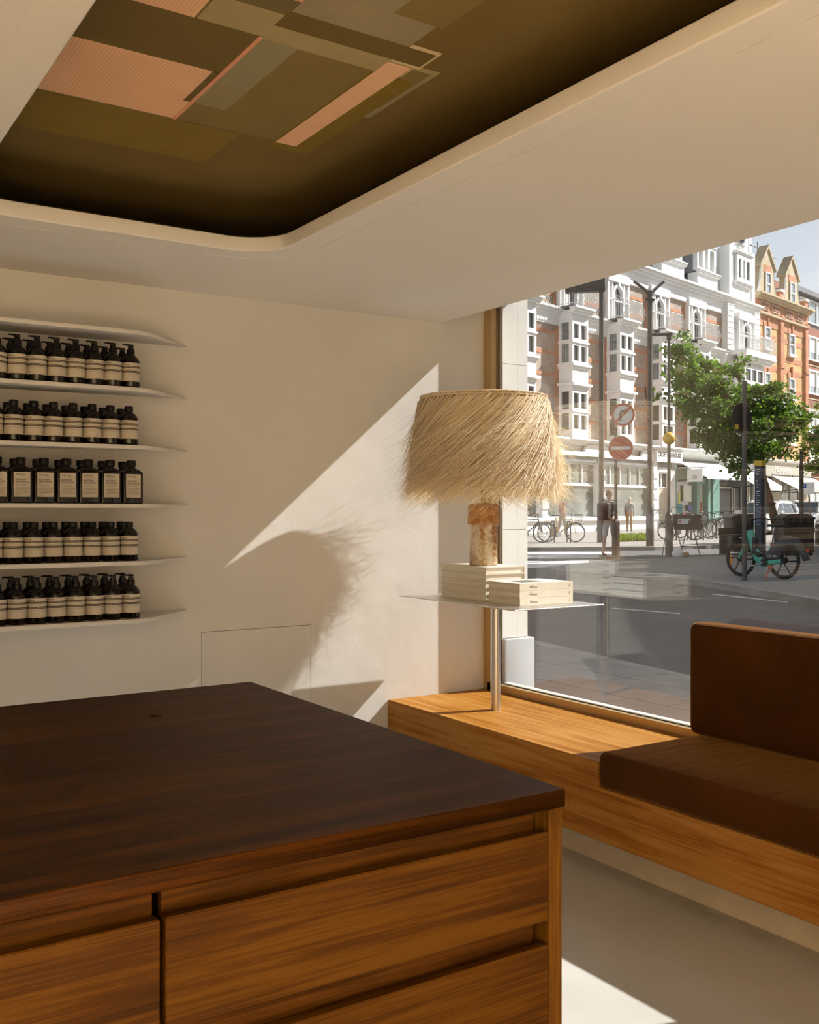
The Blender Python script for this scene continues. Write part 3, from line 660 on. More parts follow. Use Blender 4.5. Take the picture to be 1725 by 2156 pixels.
def flat_bottle():
    t = empty('flat_bottle', (0, 0, 0)); W2, D2 = 0.043, 0.026
    secs = [(W2-0.004, D2-0.004, 0.0), (W2, D2, 0.004), (W2, D2, 0.126), (W2-0.002, D2-0.001, 0.131), (0.032, 0.022, 0.139), (0.020, 0.018, 0.1455), (0.0165, 0.0165, 0.149), (0.0155, 0.0155, 0.158)]
    vs = []; fs = []; n = 24
    for a, b, z in secs:
        rr = min(a, b)*(0.32 if z < 0.135 else (0.6 if z < 0.142 else 0.999))
        l = rrect(-a, a, -b, b, rr, 5)
        vs += [(x, y, z) for x, y in l]
    for i in range(len(secs)-1):
        for j in range(n): fs.append((i*n+j, i*n+(j+1) % n, (i+1)*n+(j+1) % n, (i+1)*n+j))
    fs += [tuple(range(n-1, -1, -1)), tuple((len(secs)-1)*n+j for j in range(n))]
    MB().add(vs, fs).build('bottle_body', M['amber'], t, smooth=True)
    MB().lathe([(0.0185, 0.155), (0.0195, 0.156), (0.0195, 0.177), (0.0175, 0.180), (0.003, 0.1802)], 22).build('cap', M['black_cap'], t, smooth=True)
    lb = MB().box(-0.031, 0.031, -D2-0.0006, -D2+0.0005, 0.0255, 0.122).build('label', M['label_flat'], t)
    yy = -D2-0.001
    def at(x, z): return lambda v: (x+v.x, yy, z+v.y)
    link_mesh('lettering', place(text_mesh('Aēsop.', 0.0135, M['ink']), at(-0.025, 0.1085)), lb)
    link_mesh('lettering', place(text_mesh('MOUTHWASH', 0.0098, M['ink'], bold=0.00025, xscale=0.62), at(-0.025, 0.0900)), lb)
    link_mesh('lettering', place(text_mesh('BAIN DE BOUCHE', 0.0098, M['ink'], bold=0.00025, xscale=0.62), at(-0.025, 0.0808)), lb)
    pr_ = MB(); q = random.Random(2)
    pr_.box(-0.025, 0.026, yy, yy+0.0003, 0.1018, 0.1024)
    for z, x1 in ((0.0735, 0.018), (0.0685, 0.014), (0.0605, 0.026), (0.0575, 0.026), (0.0545, 0.026), (0.0515, 0.012), (0.0470, 0.026), (0.0440, 0.026), (0.0410, 0.026), (0.0380, 0.018), (0.0300, -0.006)):
        x = -0.025
        while x < x1:
            w_ = q.uniform(0.002, 0.006); pr_.box(x, min(x+w_, x1+0.001), yy, yy+0.0003, z, z+0.0013); x += w_+0.0009
    tag(pr_.build('small_print', M['ink_soft'], lb), kind='stuff')
    return t
protos = {'pump': pump_bottle(), 'cap': cap_bottle(), 'flat': flat_bottle()}
used = set()
def put(kind, x, y, z, rz, label, group):
    o = protos[kind] if kind not in used else copy_tree(protos[kind]); used.add(kind)
    o.location = (x, y, z); o.rotation_euler = (0, 0, rz); tag(o, label, 'bottle', group)
rb = random.Random(21)
rows = [('pump', 1.914, 1.318, 0.0752, 9, 'amber pump bottle', 'upper pump-bottle shelf'), ('cap', 1.676, 1.310, 0.0760, 9, 'amber capped bottle', 'upper capped-bottle shelf'),
        ('flat', 1.434, 1.320, 0.0880, 8, 'amber flat bottle', 'flat-bottle shelf'), ('cap', 1.197, 1.310, 0.0762, 9, 'amber capped bottle', 'lower capped-bottle shelf'), ('pump', 0.958, 1.318, 0.0752, 9, 'amber pump bottle', 'lowest shelf')]
for kind, z, x0, dx, cnt, nm, sh_ in rows:
    for r_, yy in ((0, 4.150), (1, 4.262)):
        for i in range(cnt):
            lb = '%s, %s from the right end of the %s row, %s' % (nm, ORD[i], ('front', 'back')[r_], sh_)
            put(kind, x0-dx*i+rb.uniform(-0.0004, 0.0004)*0, yy+rb.uniform(-0.002, 0.002), z+0.0003, rb.uniform(-0.05, 0.05), lb, 'bottles on the %s' % sh_)

# ================================================================== ADDED FILL LIGHTS (unseen ceiling spots behind the camera that brighten the room)
M['fill_lens'] = plain('fill_glow', (1, 0.8, 0.55, 1), 0.4); _b = M['fill_lens'].node_tree.nodes['Principled BSDF']
_b.inputs['Emission Color'].default_value = (1.0, 0.74, 0.45, 1); _b.inputs['Emission Strength'].default_value = 8.0
FILL_W = 350.0
dl = empty('fill_light', (0, 0, 0))
MB().lathe([(0.062, -0.004), (0.062, 0.0), (0.050, 0.0), (0.050, -0.004)], 24).build('trim_ring', M['ceiling_paint'], dl, smooth=True)
MB().lathe([(0.049, -0.003), (0.049, 0.0)], 24).build('lens', M['fill_lens'], dl)
ld = bpy.data.lights.new('fill_spot', 'SPOT'); ld.energy = FILL_W; ld.spot_size = math.radians(112); ld.spot_blend = 0.7; ld.shadow_soft_size = 0.08; ld.color = (1.0, 0.72, 0.43)
lo2 = bpy.data.objects.new('fill_spot', ld); C.objects.link(lo2); lo2.parent = dl; lo2.location = (0, 0, -0.012)
spots_ = [(x, y) for y in (-2.9, -2.2, -1.5) for x in (-2.1, -1.1, 0.2)]
for i, (x, y) in enumerate(spots_):
    o = dl if i == 0 else copy_tree(dl)
    o.location = (x, y, ZC-0.0005); tag(o, 'unseen round fill light added on the ceiling, %s in the row %s behind the counter' % (('nearest the far side wall', 'in the middle', 'nearest the street')[i % 3], ('farthest', 'halfway', 'nearest')[i//3]), 'fill_light', 'added fill lights')
# ================================================================== STREET GROUND
def ray(px, py): return FW+RT*((px-CX)/FPX)+Vector((0, 0, 1))*((CY-py)/FPX)
def gz(D): return 0.10+0.0125*max(0.0, D-28.0)
def gp(px, py, lift=0.10):
    """where the sight line through a pixel meets the street (lift = height of a pavement above the road)"""
    d = ray(px, py); D = 20.0
    for _ in range(40): D = (EYE-gz(D)-lift)/(-d.z)
    p = d*D; return Vector((p.x, p.y, gz(D)+lift))
def depth(p): return p[0]*FW.x+p[1]*FW.y
def at_depth(px, py, D):
    p = ray(px, py)*D; return Vector((p.x, p.y, p.z+EYE))
def on_ground(px, D, lift=0.10):
    p = ray(px, CY)*D; return Vector((p.x, p.y, gz(D)+lift))
M['asphalt'] = plain('asphalt', (0.115, 0.115, 0.118, 1), 0.85, var=0.22, vscale=1.2, bump=0.15, bscale=60)
M['paving'] = plain('paving', (0.30, 0.29, 0.275, 1), 0.85, var=0.15, vscale=1.5)
M['paving_b'] = plain('paving_warm', (0.33, 0.30, 0.27, 1), 0.85, var=0.2, vscale=2.5)
M['kerb'] = plain('kerb_granite', (0.36, 0.34, 0.31, 1), 0.8, var=0.3, vscale=1.6)
M['roadpaint'] = plain('road_paint', (0.72, 0.72, 0.70, 1), 0.7, var=0.1, vscale=5)
def cw(D, l): p = FW*D+RT*l; return (p.x, p.y, gz(D))
pA, pB, pC = cw(28, -14.14), cw(28, 110), (3.44, -60, 0.10)
rd = MB().prism([(pC[0], pC[1]), (pB[0], pB[1]), (pA[0], pA[1])], -0.4, 0.10)
rd.add([cw(28, -60), cw(28, 110), cw(140, 160), cw(140, -80)], [(0, 1, 2, 3)])
describe(struct('road', rd, M['asphalt'], base=(0, 0, 0)), 'grey asphalt street outside the shop window', 'road')
def slab(name, pts, th, mat, label, cat):
    mb = MB(); n_ = len(pts)
    mb.add([tuple(p) for p in pts]+[(p[0], p[1], p[2]-th) for p in pts], [tuple(range(n_)), tuple(range(2*n_-1, n_-1, -1))]+[(i, n_+i, n_+(i+1) % n_, (i+1) % n_) for i in range(n_)])
    return describe(struct(name, mb, mat), label, cat)
# our own pavement, laid with slabs
near = [(3.40, -12, 0.185), (5.70, -12, 0.185), (5.70, 4.4, 0.185), (5.95, 6.0, 0.185), (6.35, 8.2, 0.185), (7.1, 10.5, 0.185), (3.40, 10.5, 0.185)]
npv = slab('pavement', near, 0.2, M['kerb'], 'flagged pavement right outside the shop window', 'pavement')
flag = MB().box(-0.5, 0.5, -0.5, 0.5, 0, 0.015)
fm = {m: flag.mesh('paving_slab', M[m]) for m in ('paving', 'paving_b')}
rg = random.Random(4)
for r_ in range(4):
    y = -1.2+(0.3 if r_ % 2 else 0)
    x0 = 3.62+r_*0.56
    while y < 8.4:
        ln = rg.choice((0.75, 0.9, 1.05)); xm = x0+0.275
        edge = 5.62 if y < 4.2 else 5.60+max(0, (y-4.2))*0.155
        if x0+0.55 < edge+0.25:
            wd = min(0.55, edge-x0)
            if wd > 0.15:
                o = link_mesh('paving_slab', fm[rg.choice(('paving', 'paving', 'paving_b'))], npv)
                o.location = Vector((x0+wd/2, y+ln/2, 0.185+rg.uniform(0, 0.002)))-npv.location; o.scale = (wd-0.008, ln-0.008, 1)
        y += ln
def kerb_line(name, pts, label, w_=0.16, h=0.115, unit=0.95):
    k = tag(empty(name, tuple(pts[0])), label, 'kerb', kind='structure')
    for i in range(len(pts)-1):
        a, b = Vector(pts[i]), Vector(pts[i+1]); L_ = (b-a).length; m_ = max(1, round(L_/unit)); t_ = (b-a)/L_; nn = Vector((-t_.y, t_.x, 0)).normalized()
        for j in range(m_):
            p, q = a+(b-a)*(j/m_)+t_*0.004, a+(b-a)*((j+1)/m_)-t_*0.004
            c = [p, q, q+nn*w_, p+nn*w_]; up = Vector((0, 0, 0.004)); dn = Vector((0, 0, h))
            MB().add([tuple(v-dn) for v in c]+[tuple(v+up) for v in c], [(0,3,2,1),(4,5,6,7),(0,1,5,4),(1,2,6,5),(2,3,7,6),(3,0,4,7)]).build('kerb_stone', M['kerb'], k, off=k.location)
kerb_line('near_kerb', [(5.70, -1.0, 0.187), (5.70, 4.4, 0.187), (5.95, 6.0, 0.187), (6.35, 8.2, 0.187)], 'granite kerb along the pavement by the shop')
isl = [gp(1980, 1310), gp(1725, 1263), gp(1500, 1226), gp(1360, 1210), gp(1230, 1206), gp(1168, 1199), gp(1160, 1193), gp(1200, 1187), gp(1300, 1180), gp(1420, 1175), gp(1530, 1170), gp(1725, 1166), gp(2000, 1170)]
isl_o = slab('traffic_island', [tuple(p) for p in isl][::-1] if False else [tuple(p) for p in isl], 0.3, M['paving'], 'grey paved island carrying the teal bicycle and signs', 'pavement')
kerb_line('island_kerb', [tuple(p) for p in isl[:7]][::-1], 'pale granite kerb edging the paved island', 0.18, 0.12)
far = [gp(1040, 1153), gp(1380, 1152), gp(1540, 1147), gp(1640, 1139), gp(1725, 1134), gp(1900, 1126)]
farB = [cw(95, 62), cw(90, 5), cw(50, -12), cw(36, -4)]
far_o = slab('far_pavement', [tuple(p) for p in far]+[(p[0], p[1], p[2]+0.1) for p in farB], 0.3, M['paving_b'], 'sunlit pavement in front of the shops opposite', 'pavement')
for o_ in (isl_o, far_o): o_['kind'] = 'structure'
kerb_line('far_kerb', [tuple(p) for p in far[:5]], 'pale kerb along the far pavement', 0.2, 0.12, 1.2)
def roadmark(name, quad, label):
    v = [gp(x, y, 0.004) for x, y in quad]
    mb = MB().add([tuple(p) for p in v]+[(p[0], p[1], p[2]-0.003) for p in v], [(0,1,2,3),(7,6,5,4),(0,4,5,1),(1,5,6,2),(2,6,7,3),(3,7,4,0)])
    describe(struct(name, mb, M['roadpaint']), label, 'road marking')
roadmark('lane_line', [(1290, 1279.5), (1432, 1291), (1432, 1292.6), (1290, 1281)], 'thin white lane line on the near road')
roadmark('lane_line', [(1500, 1250), (1659, 1266.5), (1659, 1268.2), (1500, 1251.6)], 'thin white line beside the island kerb')
for i, (x0, x1, y0, y1) in enumerate(((1060, 1290, 1163.5, 1167), (1060, 1262, 1172, 1176.5), (1060, 1240, 1182, 1187.5))):
    roadmark('zebra_stripe', [(x0, y0), (x1, y0-1.5), (x1, y1-1.5), (x0, y1)], 'white zebra crossing stripe, %s from the far pavement' % ORD[i])

# ================================================================== BUILDINGS OPPOSITE
M['render_white'] = plain('white_render', (0.86, 0.85, 0.83, 1), 0.75, var=0.04, vscale=1.0)
def brick(name, c1, c2, mort, sc=1.0):
    m, t, n, b = _base(name); L = t.links.new
    tc = n.new('ShaderNodeTexCoord'); sx = n.new('ShaderNodeSeparateXYZ'); cx_ = n.new('ShaderNodeCombineXYZ'); ad = n.new('ShaderNodeMath')
    L(tc.outputs['Object'], sx.inputs[0]); L(sx.outputs['X'], ad.inputs[0]); L(sx.outputs['Y'], ad.inputs[1]); L(ad.outputs[0], cx_.inputs['X']); L(sx.outputs['Z'], cx_.inputs['Y'])
    br = n.new('ShaderNodeTexBrick'); br.inputs['Color1'].default_value = c1; br.inputs['Color2'].default_value = c2; br.inputs['Mortar'].default_value = mort
    br.inputs['Scale'].default_value = 1.0; br.inputs['Brick Width'].default_value = 0.24*sc; br.inputs['Row Height'].default_value = 0.082*sc; br.inputs['Mortar Size'].default_value = 0.008*sc
    L(cx_.outputs[0], br.inputs['Vector'])
    nz = n.new('ShaderNodeTexNoise'); nz.inputs['Scale'].default_value = 1.3; nz.inputs['Detail'].default_value = 4; L(tc.outputs['Object'], nz.inputs['Vector'])
    mr = n.new('ShaderNodeMapRange'); mr.inputs[1].default_value = 0.3; mr.inputs[2].default_value = 0.7; mr.inputs[3].default_value = 0.8; mr.inputs[4].default_value = 1.12; L(nz.outputs['Fac'], mr.inputs[0])
    mx = n.new('ShaderNodeMix'); mx.data_type = 'RGBA'; mx.blend_type = 'MULTIPLY'; mx.inputs[0].default_value = 1.0
    L(br.outputs['Color'], mx.inputs[6]); L(mr.outputs[0], mx.inputs[7]); L(mx.outputs[2], b.inputs['Base Color']); b.inputs['Roughness'].default_value = 0.9
    return m
M['brick_brown'] = brick('brown_brick', (0.47, 0.355, 0.285, 1), (0.40, 0.29, 0.225, 1), (0.55, 0.49, 0.43, 1))
M['brick_orange'] = brick('orange_brick', (0.62, 0.25, 0.12, 1), (0.55, 0.20, 0.095, 1), (0.55, 0.38, 0.28, 1))
M['brick_yellow'] = brick('yellow_brick', (0.70, 0.43, 0.17, 1), (0.64, 0.36, 0.13, 1), (0.62, 0.47, 0.28, 1))
M['brick_buff'] = brick('buff_brick', (0.58, 0.47, 0.30, 1), (0.50, 0.39, 0.23, 1), (0.58, 0.5, 0.4, 1))
M['brick_red'] = brick('red_brick', (0.36, 0.13, 0.085, 1), (0.30, 0.10, 0.065, 1), (0.36, 0.22, 0.17, 1))
M['slate'] = brick('slate', (0.17, 0.175, 0.18, 1), (0.13, 0.135, 0.14, 1), (0.10, 0.10, 0.10, 1), 1.6)
M['lead'] = plain('lead_sheet', (0.20, 0.21, 0.23, 1), 0.6, var=0.25, vscale=1.5)
M['win_dark'] = plain('window_glass', (0.055, 0.062, 0.065, 1), 0.08, spec=0.7, var=0.5, vscale=0.9)
M['win_pale'] = plain('window_pale_glass', (0.30, 0.36, 0.38, 1), 0.12, spec=0.6, var=0.4, vscale=1.2)
M['came'] = plain('lead_came', (0.10, 0.10, 0.10, 1), 0.6)
M['stain'] = plain('stained_glass', (0.10, 0.17, 0.15, 1), 0.2)
M['iron_white'] = plain('white_ironwork', (0.82, 0.81, 0.79, 1), 0.5)
M['iron_dark'] = plain('dark_ironwork', (0.045, 0.04, 0.04, 1), 0.5)
M['blind'] = plain('roller_blind', (0.72, 0.70, 0.66, 1), 0.9)
M['shop_dark'] = plain('shop_interior', (0.12, 0.11, 0.09, 1), 0.9, var=0.5, vscale=1.2)
M['shop_glass'] = plain('shop_front_glass', (0.20, 0.215, 0.195, 1), 0.06, spec=0.8, var=0.5, vscale=0.7)
M['canvas_white'] = plain('awning_canvas', (0.83, 0.86, 0.84, 1), 0.85)
M['canvas_cream'] = plain('cream_canvas', (0.80, 0.73, 0.58, 1), 0.85, var=0.05)
M['teal_paint'] = plain('green_shop_paint', (0.16, 0.31, 0.265, 1), 0.5, var=0.08)
M['greige'] = plain('greige_paint', (0.52, 0.47, 0.39, 1), 0.6)
M['black_paint'] = plain('black_shop_paint', (0.022, 0.02, 0.02, 1), 0.35)
M['lettering_black'] = plain('black_lettering', (0.03, 0.03, 0.03, 1), 0.6); M['lettering_white'] = plain('white_lettering', (0.85, 0.84, 0.8, 1), 0.6)
_vb = math.atan2(2850-CX, FPX)
FD = FW*math.cos(_vb)+RT*math.sin(_vb)
FO = FW*52+RT*11.3; FRZ = math.atan2(FD.y, FD.x)
def facade(name, label):
    return thing(name, label, 'building', (FO.x, FO.y, 0), FRZ)
def fb(parent, name, mat, *boxes, **k):
    mb = MB()
    for b in boxes: mb.box(*b)
    return mb.build(name, mat, parent, **k)
def win(parent, x0, x1, z0, z1, y, cols=1, rows=1, fw=0.09, pane='win_dark', came=False, frame='render_white', dep=0.10, bars=0.05, blind=0.0):
    """a window: frame with mullions, recessed panes as sub-parts; y = outer face of the frame (street side is -y)"""
    f = MB().box(x0, x0+fw, y, y+dep, z0, z1).box(x1-fw, x1, y, y+dep, z0, z1).box(x0+fw, x1-fw, y, y+dep, z0, z0+fw).box(x0+fw, x1-fw, y, y+dep, z1-fw, z1)
    cw_ = (x1-x0-2*fw)/cols; rh = (z1-z0-2*fw)/rows
    for i in range(1, cols): f.box(x0+fw+cw_*i-bars, x0+fw+cw_*i+bars, y+0.005, y+dep, z0+fw, z1-fw)
    for j in range(1, rows): f.box(x0+fw, x1-fw, y+0.002, y+dep, z0+fw+rh*j-bars, z0+fw+rh*j+bars)
    w_ = f.build('window', M[frame], parent)
    for i in range(cols):
        for j in range(rows):
            a0, a1 = x0+fw+cw_*i+(bars if i else 0), x0+fw+cw_*(i+1)-(bars if i < cols-1 else 0); b0, b1 = z0+fw+rh*j+(bars if j else 0), z0+fw+rh*(j+1)-(bars if j < rows-1 else 0)
            MB().box(a0, a1, y+dep*0.75, y+dep, b0, b1).build('pane', M[pane], w_)
            if came:
                c = MB(); q = y+dep*0.72
                nv = max(1, round((a1-a0)/0.22)); nh = max(2, round((b1-b0)/0.32))
                for k in range(1, nv): c.box(a0+(a1-a0)*k/nv-0.008, a0+(a1-a0)*k/nv+0.008, q, q+0.01, b0, b1)
                for k in range(1, nh): c.box(a0, a1, q, q+0.01, b0+(b1-b0)*k/nh-0.008, b0+(b1-b0)*k/nh+0.008)
                if c.v: tag(c.build('lead_came', M['came'], w_), kind='stuff')
    if blind: fb(w_, 'blind', M['blind'], (x0+fw, x1-fw, y+dep*0.6, y+dep*0.7, z1-fw-(z1-z0)*blind, z1-fw))
    return w_
def cornice(parent, x0, x1, z0, h, p, mat='render_white', name='cornice', y=0.0):
    mb = MB()
    for k, (a, b, q) in enumerate(((0, 0.35, 0.45), (0.35, 0.7, 0.75), (0.7, 1.0, 1.0))): mb.box(x0-p*q*0.3, x1+p*q*0.3, y-p*q, y+0.05, z0+h*a, z0+h*b)
    return mb.build(name, M[mat], parent)

# ---- the white and brown-brick terrace
T = facade('terrace_building', 'white and brown brick terrace with bay windows, balconies and gables')
XA, XB = -16.0, 15.62
fb(T, 'brick_wall', M['brick_brown'], (XA, XB, 0.30, 0.8, 4.6, 13.3))
fb(T, 'back_block', M['render_white'], (XA, XB, 0.8, 9, 0.2, 14.2))
cornice(T, XA, XB, 10.72, 0.36, 0.34, y=0.30); fb(T, 'frieze', M['render_white'], (XA, XB, 0.24, 0.32, 10.25, 10.74))
fb(T, 'frieze', M['render_white'], (XA, XB, 0.14, 0.32, 13.25, 14.0)); cornice(T, XA, XB, 13.95, 0.36, 0.50, y=0.20)
bays = [-10.05, -5.85, -1.63, 2.60, 6.80]
for z in (5.75, 6.78, 7.80, 8.82, 9.80): fb(T, 'brick_band', M['brick_orange'], (XA, XB, 0.285, 0.305, z, z+0.17))
for z in (11.6, 12.55): fb(T, 'brick_band', M['brick_orange'], (XA, XB, 0.285, 0.305, z, z+0.17))
for bi, s0 in enumerate(bays):
    s1 = s0+1.33; P = -0.50                                    # front of the bay (brick face stands at +0.30)
    fb(T, 'brick_quoin', M['brick_orange'], (s0-0.32, s0, 0.278, 0.31, 4.9, 10.2)); fb(T, 'brick_quoin', M['brick_orange'], (s0-0.48, s0-0.22, 0.278, 0.31, 11.1, 13.2))
    by = MB()
    for z0, z1 in ((4.85, 5.22), (7.15, 7.42), (7.42, 8.32), (10.42, 10.95)): by.box(s0, s1, P, 0.32, z0, z1)
    by.box(s0+0.13, s1-0.08, P+0.18, 0.32, 5.2, 10.45)
    by.build('bay', M['render_white'], T)
    cornice(T, s0-0.10, s1+0.10, 10.78, 0.30, 0.34, y=P); fb(T, 'bay_ledge', M['render_white'], (s0-0.14, s1+0.14, P-0.16, 0.3, 7.38, 7.50)); fb(T, 'bay_ledge', M['render_white'], (s0-0.12, s1+0.12, P-0.14, 0.3, 8.30, 8.42), (s0-0.07, s1+0.07, P-0.08, 0.3, 8.20, 8.30))
    fb(T, 'bay_transom', M['render_white'], (s0-0.06, s1+0.06, P-0.06, 0.3, 9.40, 9.50)); fb(T, 'bay_transom', M['render_white'], (s0-0.04, s1+0.04, P-0.04, 0.3, 6.12, 6.2))
    for z0, z1 in ((5.20, 6.13), (6.19, 7.16), (8.42, 9.41), (9.49, 10.43)):
        win(T, s0, s1, z0, z1, P, 2, 1, 0.13, came=z0 > 8, bars=0.09, dep=0.16)
        # side light of the bay, facing up the street
        f = MB().box(s0-0.002, s0+0.12, P+0.001, P+0.20, z0, z1).box(s0-0.002, s0+0.12, 0.12, 0.31, z0, z1).box(s0-0.002, s0+0.12, P+0.2, 0.12, z0, z0+0.06).box(s0-0.002, s0+0.12, P+0.2, 0.12, z1-0.06, z1)
        sw = f.build('window', M['render_white'], T)
        MB().box(s0+0.045, s0+0.10, P+0.2, 0.12, z0+0.06, z1-0.06).build('pane', M['win_pale' if z0 > 8 else 'win_dark'], sw)
        if z0 > 8:
            c = MB()
            for k in range(1, 4): c.box(s0+0.035, s0+0.045, P+0.2+0.13*k-0.008, P+0.2+0.13*k+0.008, z0+0.06, z1-0.06)
            for k in range(1, 4): c.box(s0+0.035, s0+0.045, P+0.2, 0.12, z0+(z1-z0)*k/4-0.008, z0+(z1-z0)*k/4+0.008)
            if z0 > 9:
                for yy_ in (P+0.28, P+0.44): c.prism([(yy_-0.07, (z0+z1)/2), (yy_, (z0+z1)/2-0.11), (yy_+0.07, (z0+z1)/2), (yy_, (z0+z1)/2+0.11)], s0+0.03, s0+0.046, fn=lambda a, b, c_: (c_, a, b))
            tag(c.build('lead_came', M['came'], sw), kind='stuff')
def arch_window(s0, wdt, zb, ztop, y):
    """white surround with a round-headed French window and side lights"""
    s1 = s0+wdt; cxx = (s0+s1)/2; r = 0.40
    fb(T, 'surround', M['render_white'], (s0, s0+0.14, y, 0.32, zb, ztop), (s1-0.14, s1, y, 0.32, zb, ztop), (s0, s1, y-0.04, 0.32, ztop, ztop+0.42), (s0+0.14, s1-0.14, y+0.24, 0.32, zb, ztop),
       (cxx-r-0.22, cxx-r-0.10, y+0.02, 0.32, zb, ztop), (cxx+r+0.10, cxx+r+0.22, y+0.02, 0.32, zb, ztop), (s0+0.14, s1-0.14, y+0.03, 0.3, zb+1.02, zb+1.10))
    n_ = 12; zc = ztop-0.62; mb = MB()
    for i in range(n_):
        a0, a1 = PI*i/n_, PI*(i+1)/n_
        q = [(cxx+k*math.cos(a), zc+k*math.sin(a)) for k, a in ((r, a0), (r+0.13, a0), (r+0.13, a1), (r, a1))]
        mb.prism(q, y, y+0.25, fn=lambda a, b, c: (a, c, b))
    mb.box(cxx-0.07, cxx+0.07, y-0.04, y+0.2, zc+r+0.02, ztop).box(cxx+r, cxx+r+0.13, y, y+0.25, zb, zc).box(cxx-r-0.13, cxx-r, y, y+0.25, zb, zc)
    mb.build('arch', M['render_white'], T)
    o = MB().prism([(cxx-r, zb)]+[(cxx+r, zb)]+[(cxx+r*math.cos(PI*i/10), zc+r*math.sin(PI*i/10)) for i in range(11)], y+0.20, y+0.238, fn=lambda a, b, c: (a, c, b)).build('pane', M['win_dark'], T)
    fb(o, 'glazing_bar', M['render_white'], (cxx-0.025, cxx+0.025, y+0.185, y+0.20, zb, zc+r), (cxx-r, cxx+r, y+0.185, y+0.2, zc-0.03, zc+0.03))
def railing(s0, s1, zb, y_front, y_back, h=0.95):
    mb = MB(); def_r = 0.014
    def bulge(t_): return 0.16*math.sin(PI*min(1, t_*1.25))**2 if t_ < 0.8 else 0.0
    n_ = int((s1-s0)/0.11)
    for i in range(n_+1):
        x = s0+(s1-s0)*i/n_
        mb.tube([(x, y_front-bulge(t_), zb+h*t_) for t_ in (0, 0.2, 0.4, 0.6, 0.8, 1)], def_r, 4)
    for i in range(1, int((y_back-y_front)/0.12)):
        yy_ = y_front+0.12*i
        for x in (s0, s1): mb.bar((x, yy_, zb), (x, yy_, zb+h), def_r, n=4)
    mb.tube([(s0, y_back, zb+h), (s0, y_front, zb+h), (s1, y_front, zb+h), (s1, y_back, zb+h)], 0.02, 4); mb.tube([(s0, y_back, zb+0.08), (s0, y_front, zb+0.08), (s1, y_front, zb+0.08), (s1, y_back, zb+0.08)], 0.018, 4)
    for k in (0.25, 0.75):                                      # scrolled rosettes
        c = (s0+(s1-s0)*k, y_front-0.17, zb+0.38)
        mb.tube([(c[0]+0.12*math.cos(a), c[1], c[2]+0.12*math.sin(a)) for a in [2*PI*j/10 for j in range(10)]], 0.015, 4, closed=True)
    tag(mb.build('balcony_railing', M['iron_white'], T), kind='stuff')
for s0 in bays:
    arch_window(s0-0.20, 2.05, 11.10, 13.10, 0.06)
    railing(s0-0.25, s0+1.75, 11.10, -0.78, 0.3)
    fb(T, 'balcony_floor', M['lead'], (s0-0.28, s0+1.78, -0.80, 0.3, 11.06, 11.10))
    d = MB()
    for x in (s0-0.55,): d.bar((x-0.35, 0.24, 11.1), (x+0.15, 0.24, 12.1), 0.02, n=4); d.bar((x-0.2, 0.24, 11.1), (x+0.15, 0.24, 11.8), 0.015, n=4)
    d.build('stay_bar', M['iron_dark'], T)
# white end pavilion with quoins, and its gable
fb(T, 'pavilion', M['render_white'], (11.15, 15.62, 0.0, 0.4, 4.8, 14.0))
for x0, x1 in ((11.15, 12.0), (14.9, 15.62)):
    for k in range(9): fb(T, 'quoin_block', M['render_white'], (x0, x1, -0.10, 0.05, 5.0+k*0.34+6.1, 5.0+k*0.34+6.1+0.29))
arch_window(12.25, 2.3, 11.10, 13.05, -0.27); railing(11.7, 15.7, 11.10, -1.0, 0.2)
fb(T, 'balcony_floor', M['render_white'], (11.6, 15.8, -1.05, 0.2, 10.85, 11.1)); cornice(T, 11.7, 15.7, 10.45, 0.42, 0.5, y=-0.55)
fb(T, 'bay', M['render_white'], (12.0, 15.1, -0.55, 0.1, 4.9, 10.6)); win(T, 12.2, 14.9, 8.3, 10.2, -0.66, 3, 2, 0.16, came=True, bars=0.1); win(T, 12.2, 14.9, 5.3, 7.3, -0.66, 3, 2, 0.16, bars=0.1)
# attic: sloping slate roof, dormers and the carved gable
rf = MB().prism([(0.5, 14.25), (4.2, 19.2), (8.9, 19.2), (8.9, 14.25)], XA, XB-0.1, fn=lambda a, b, c: (c, a, b)); rf.build('roof', M['slate'], T)
def dormer(s0, s1, curved=False):
    cornice(T, s0-0.05, s1+0.05, 15.22, 0.2, 0.2, name='dormer_sill', y=0.26); fb(T, 'parapet', M['render_white'], (s0, s1, 0.28, 0.9, 14.25, 15.25))
    win(T, s0+0.1, s1-0.1, 15.40, 17.0, 0.34, 3, 1, 0.2, bars=0.14, dep=0.3)
    fb(T, 'dormer_cheek', M['lead'], (s0+0.05, s1-0.05, 0.62, 3.6, 15.3, 17.1))
    fb(T, 'dormer_head', M['render_white'], (s0, s1, 0.28, 0.7, 16.98, 17.16))
    c = (s0+s1)/2; hw = (s1-s0)/2
    pts = [(c+hw, 17.15)]+[(c+hw*math.cos(a)**0.8, 17.15+1.75*math.sin(a)) for a in [PI/2*i/8 for i in range(1, 8)]]+[(c, 18.9)]
    pts += [(2*c-x, z) for x, z in pts[-2::-1]]
    MB().prism(pts, 0.36, 0.66, fn=lambda a, b, c_: (a, c_, b)).build('dormer_gable', M['render_white'], T); win(T, c-0.3, c+0.3, 17.2, 18.3, 0.33, 2, 1, 0.1, dep=0.06, bars=0.05)
for s0 in (-0.2, 3.95, 8.05): dormer(s0, s0+2.5)
gx = 13.3; fb(T, 'gable_wall', M['render_white'], (11.7, 14.9, 0.05, 0.9, 14.25, 17.4)); cornice(T, 12.2, 14.5, 15.2, 0.22, 0.22, name='gable_sill', y=0.02); win(T, 12.35, 14.3, 15.45, 17.0, -0.11, 3, 1, 0.2, bars=0.14, dep=0.14)
cornice(T, 12.2, 14.5, 17.05, 0.2, 0.2, name='gable_sill', y=0.0)
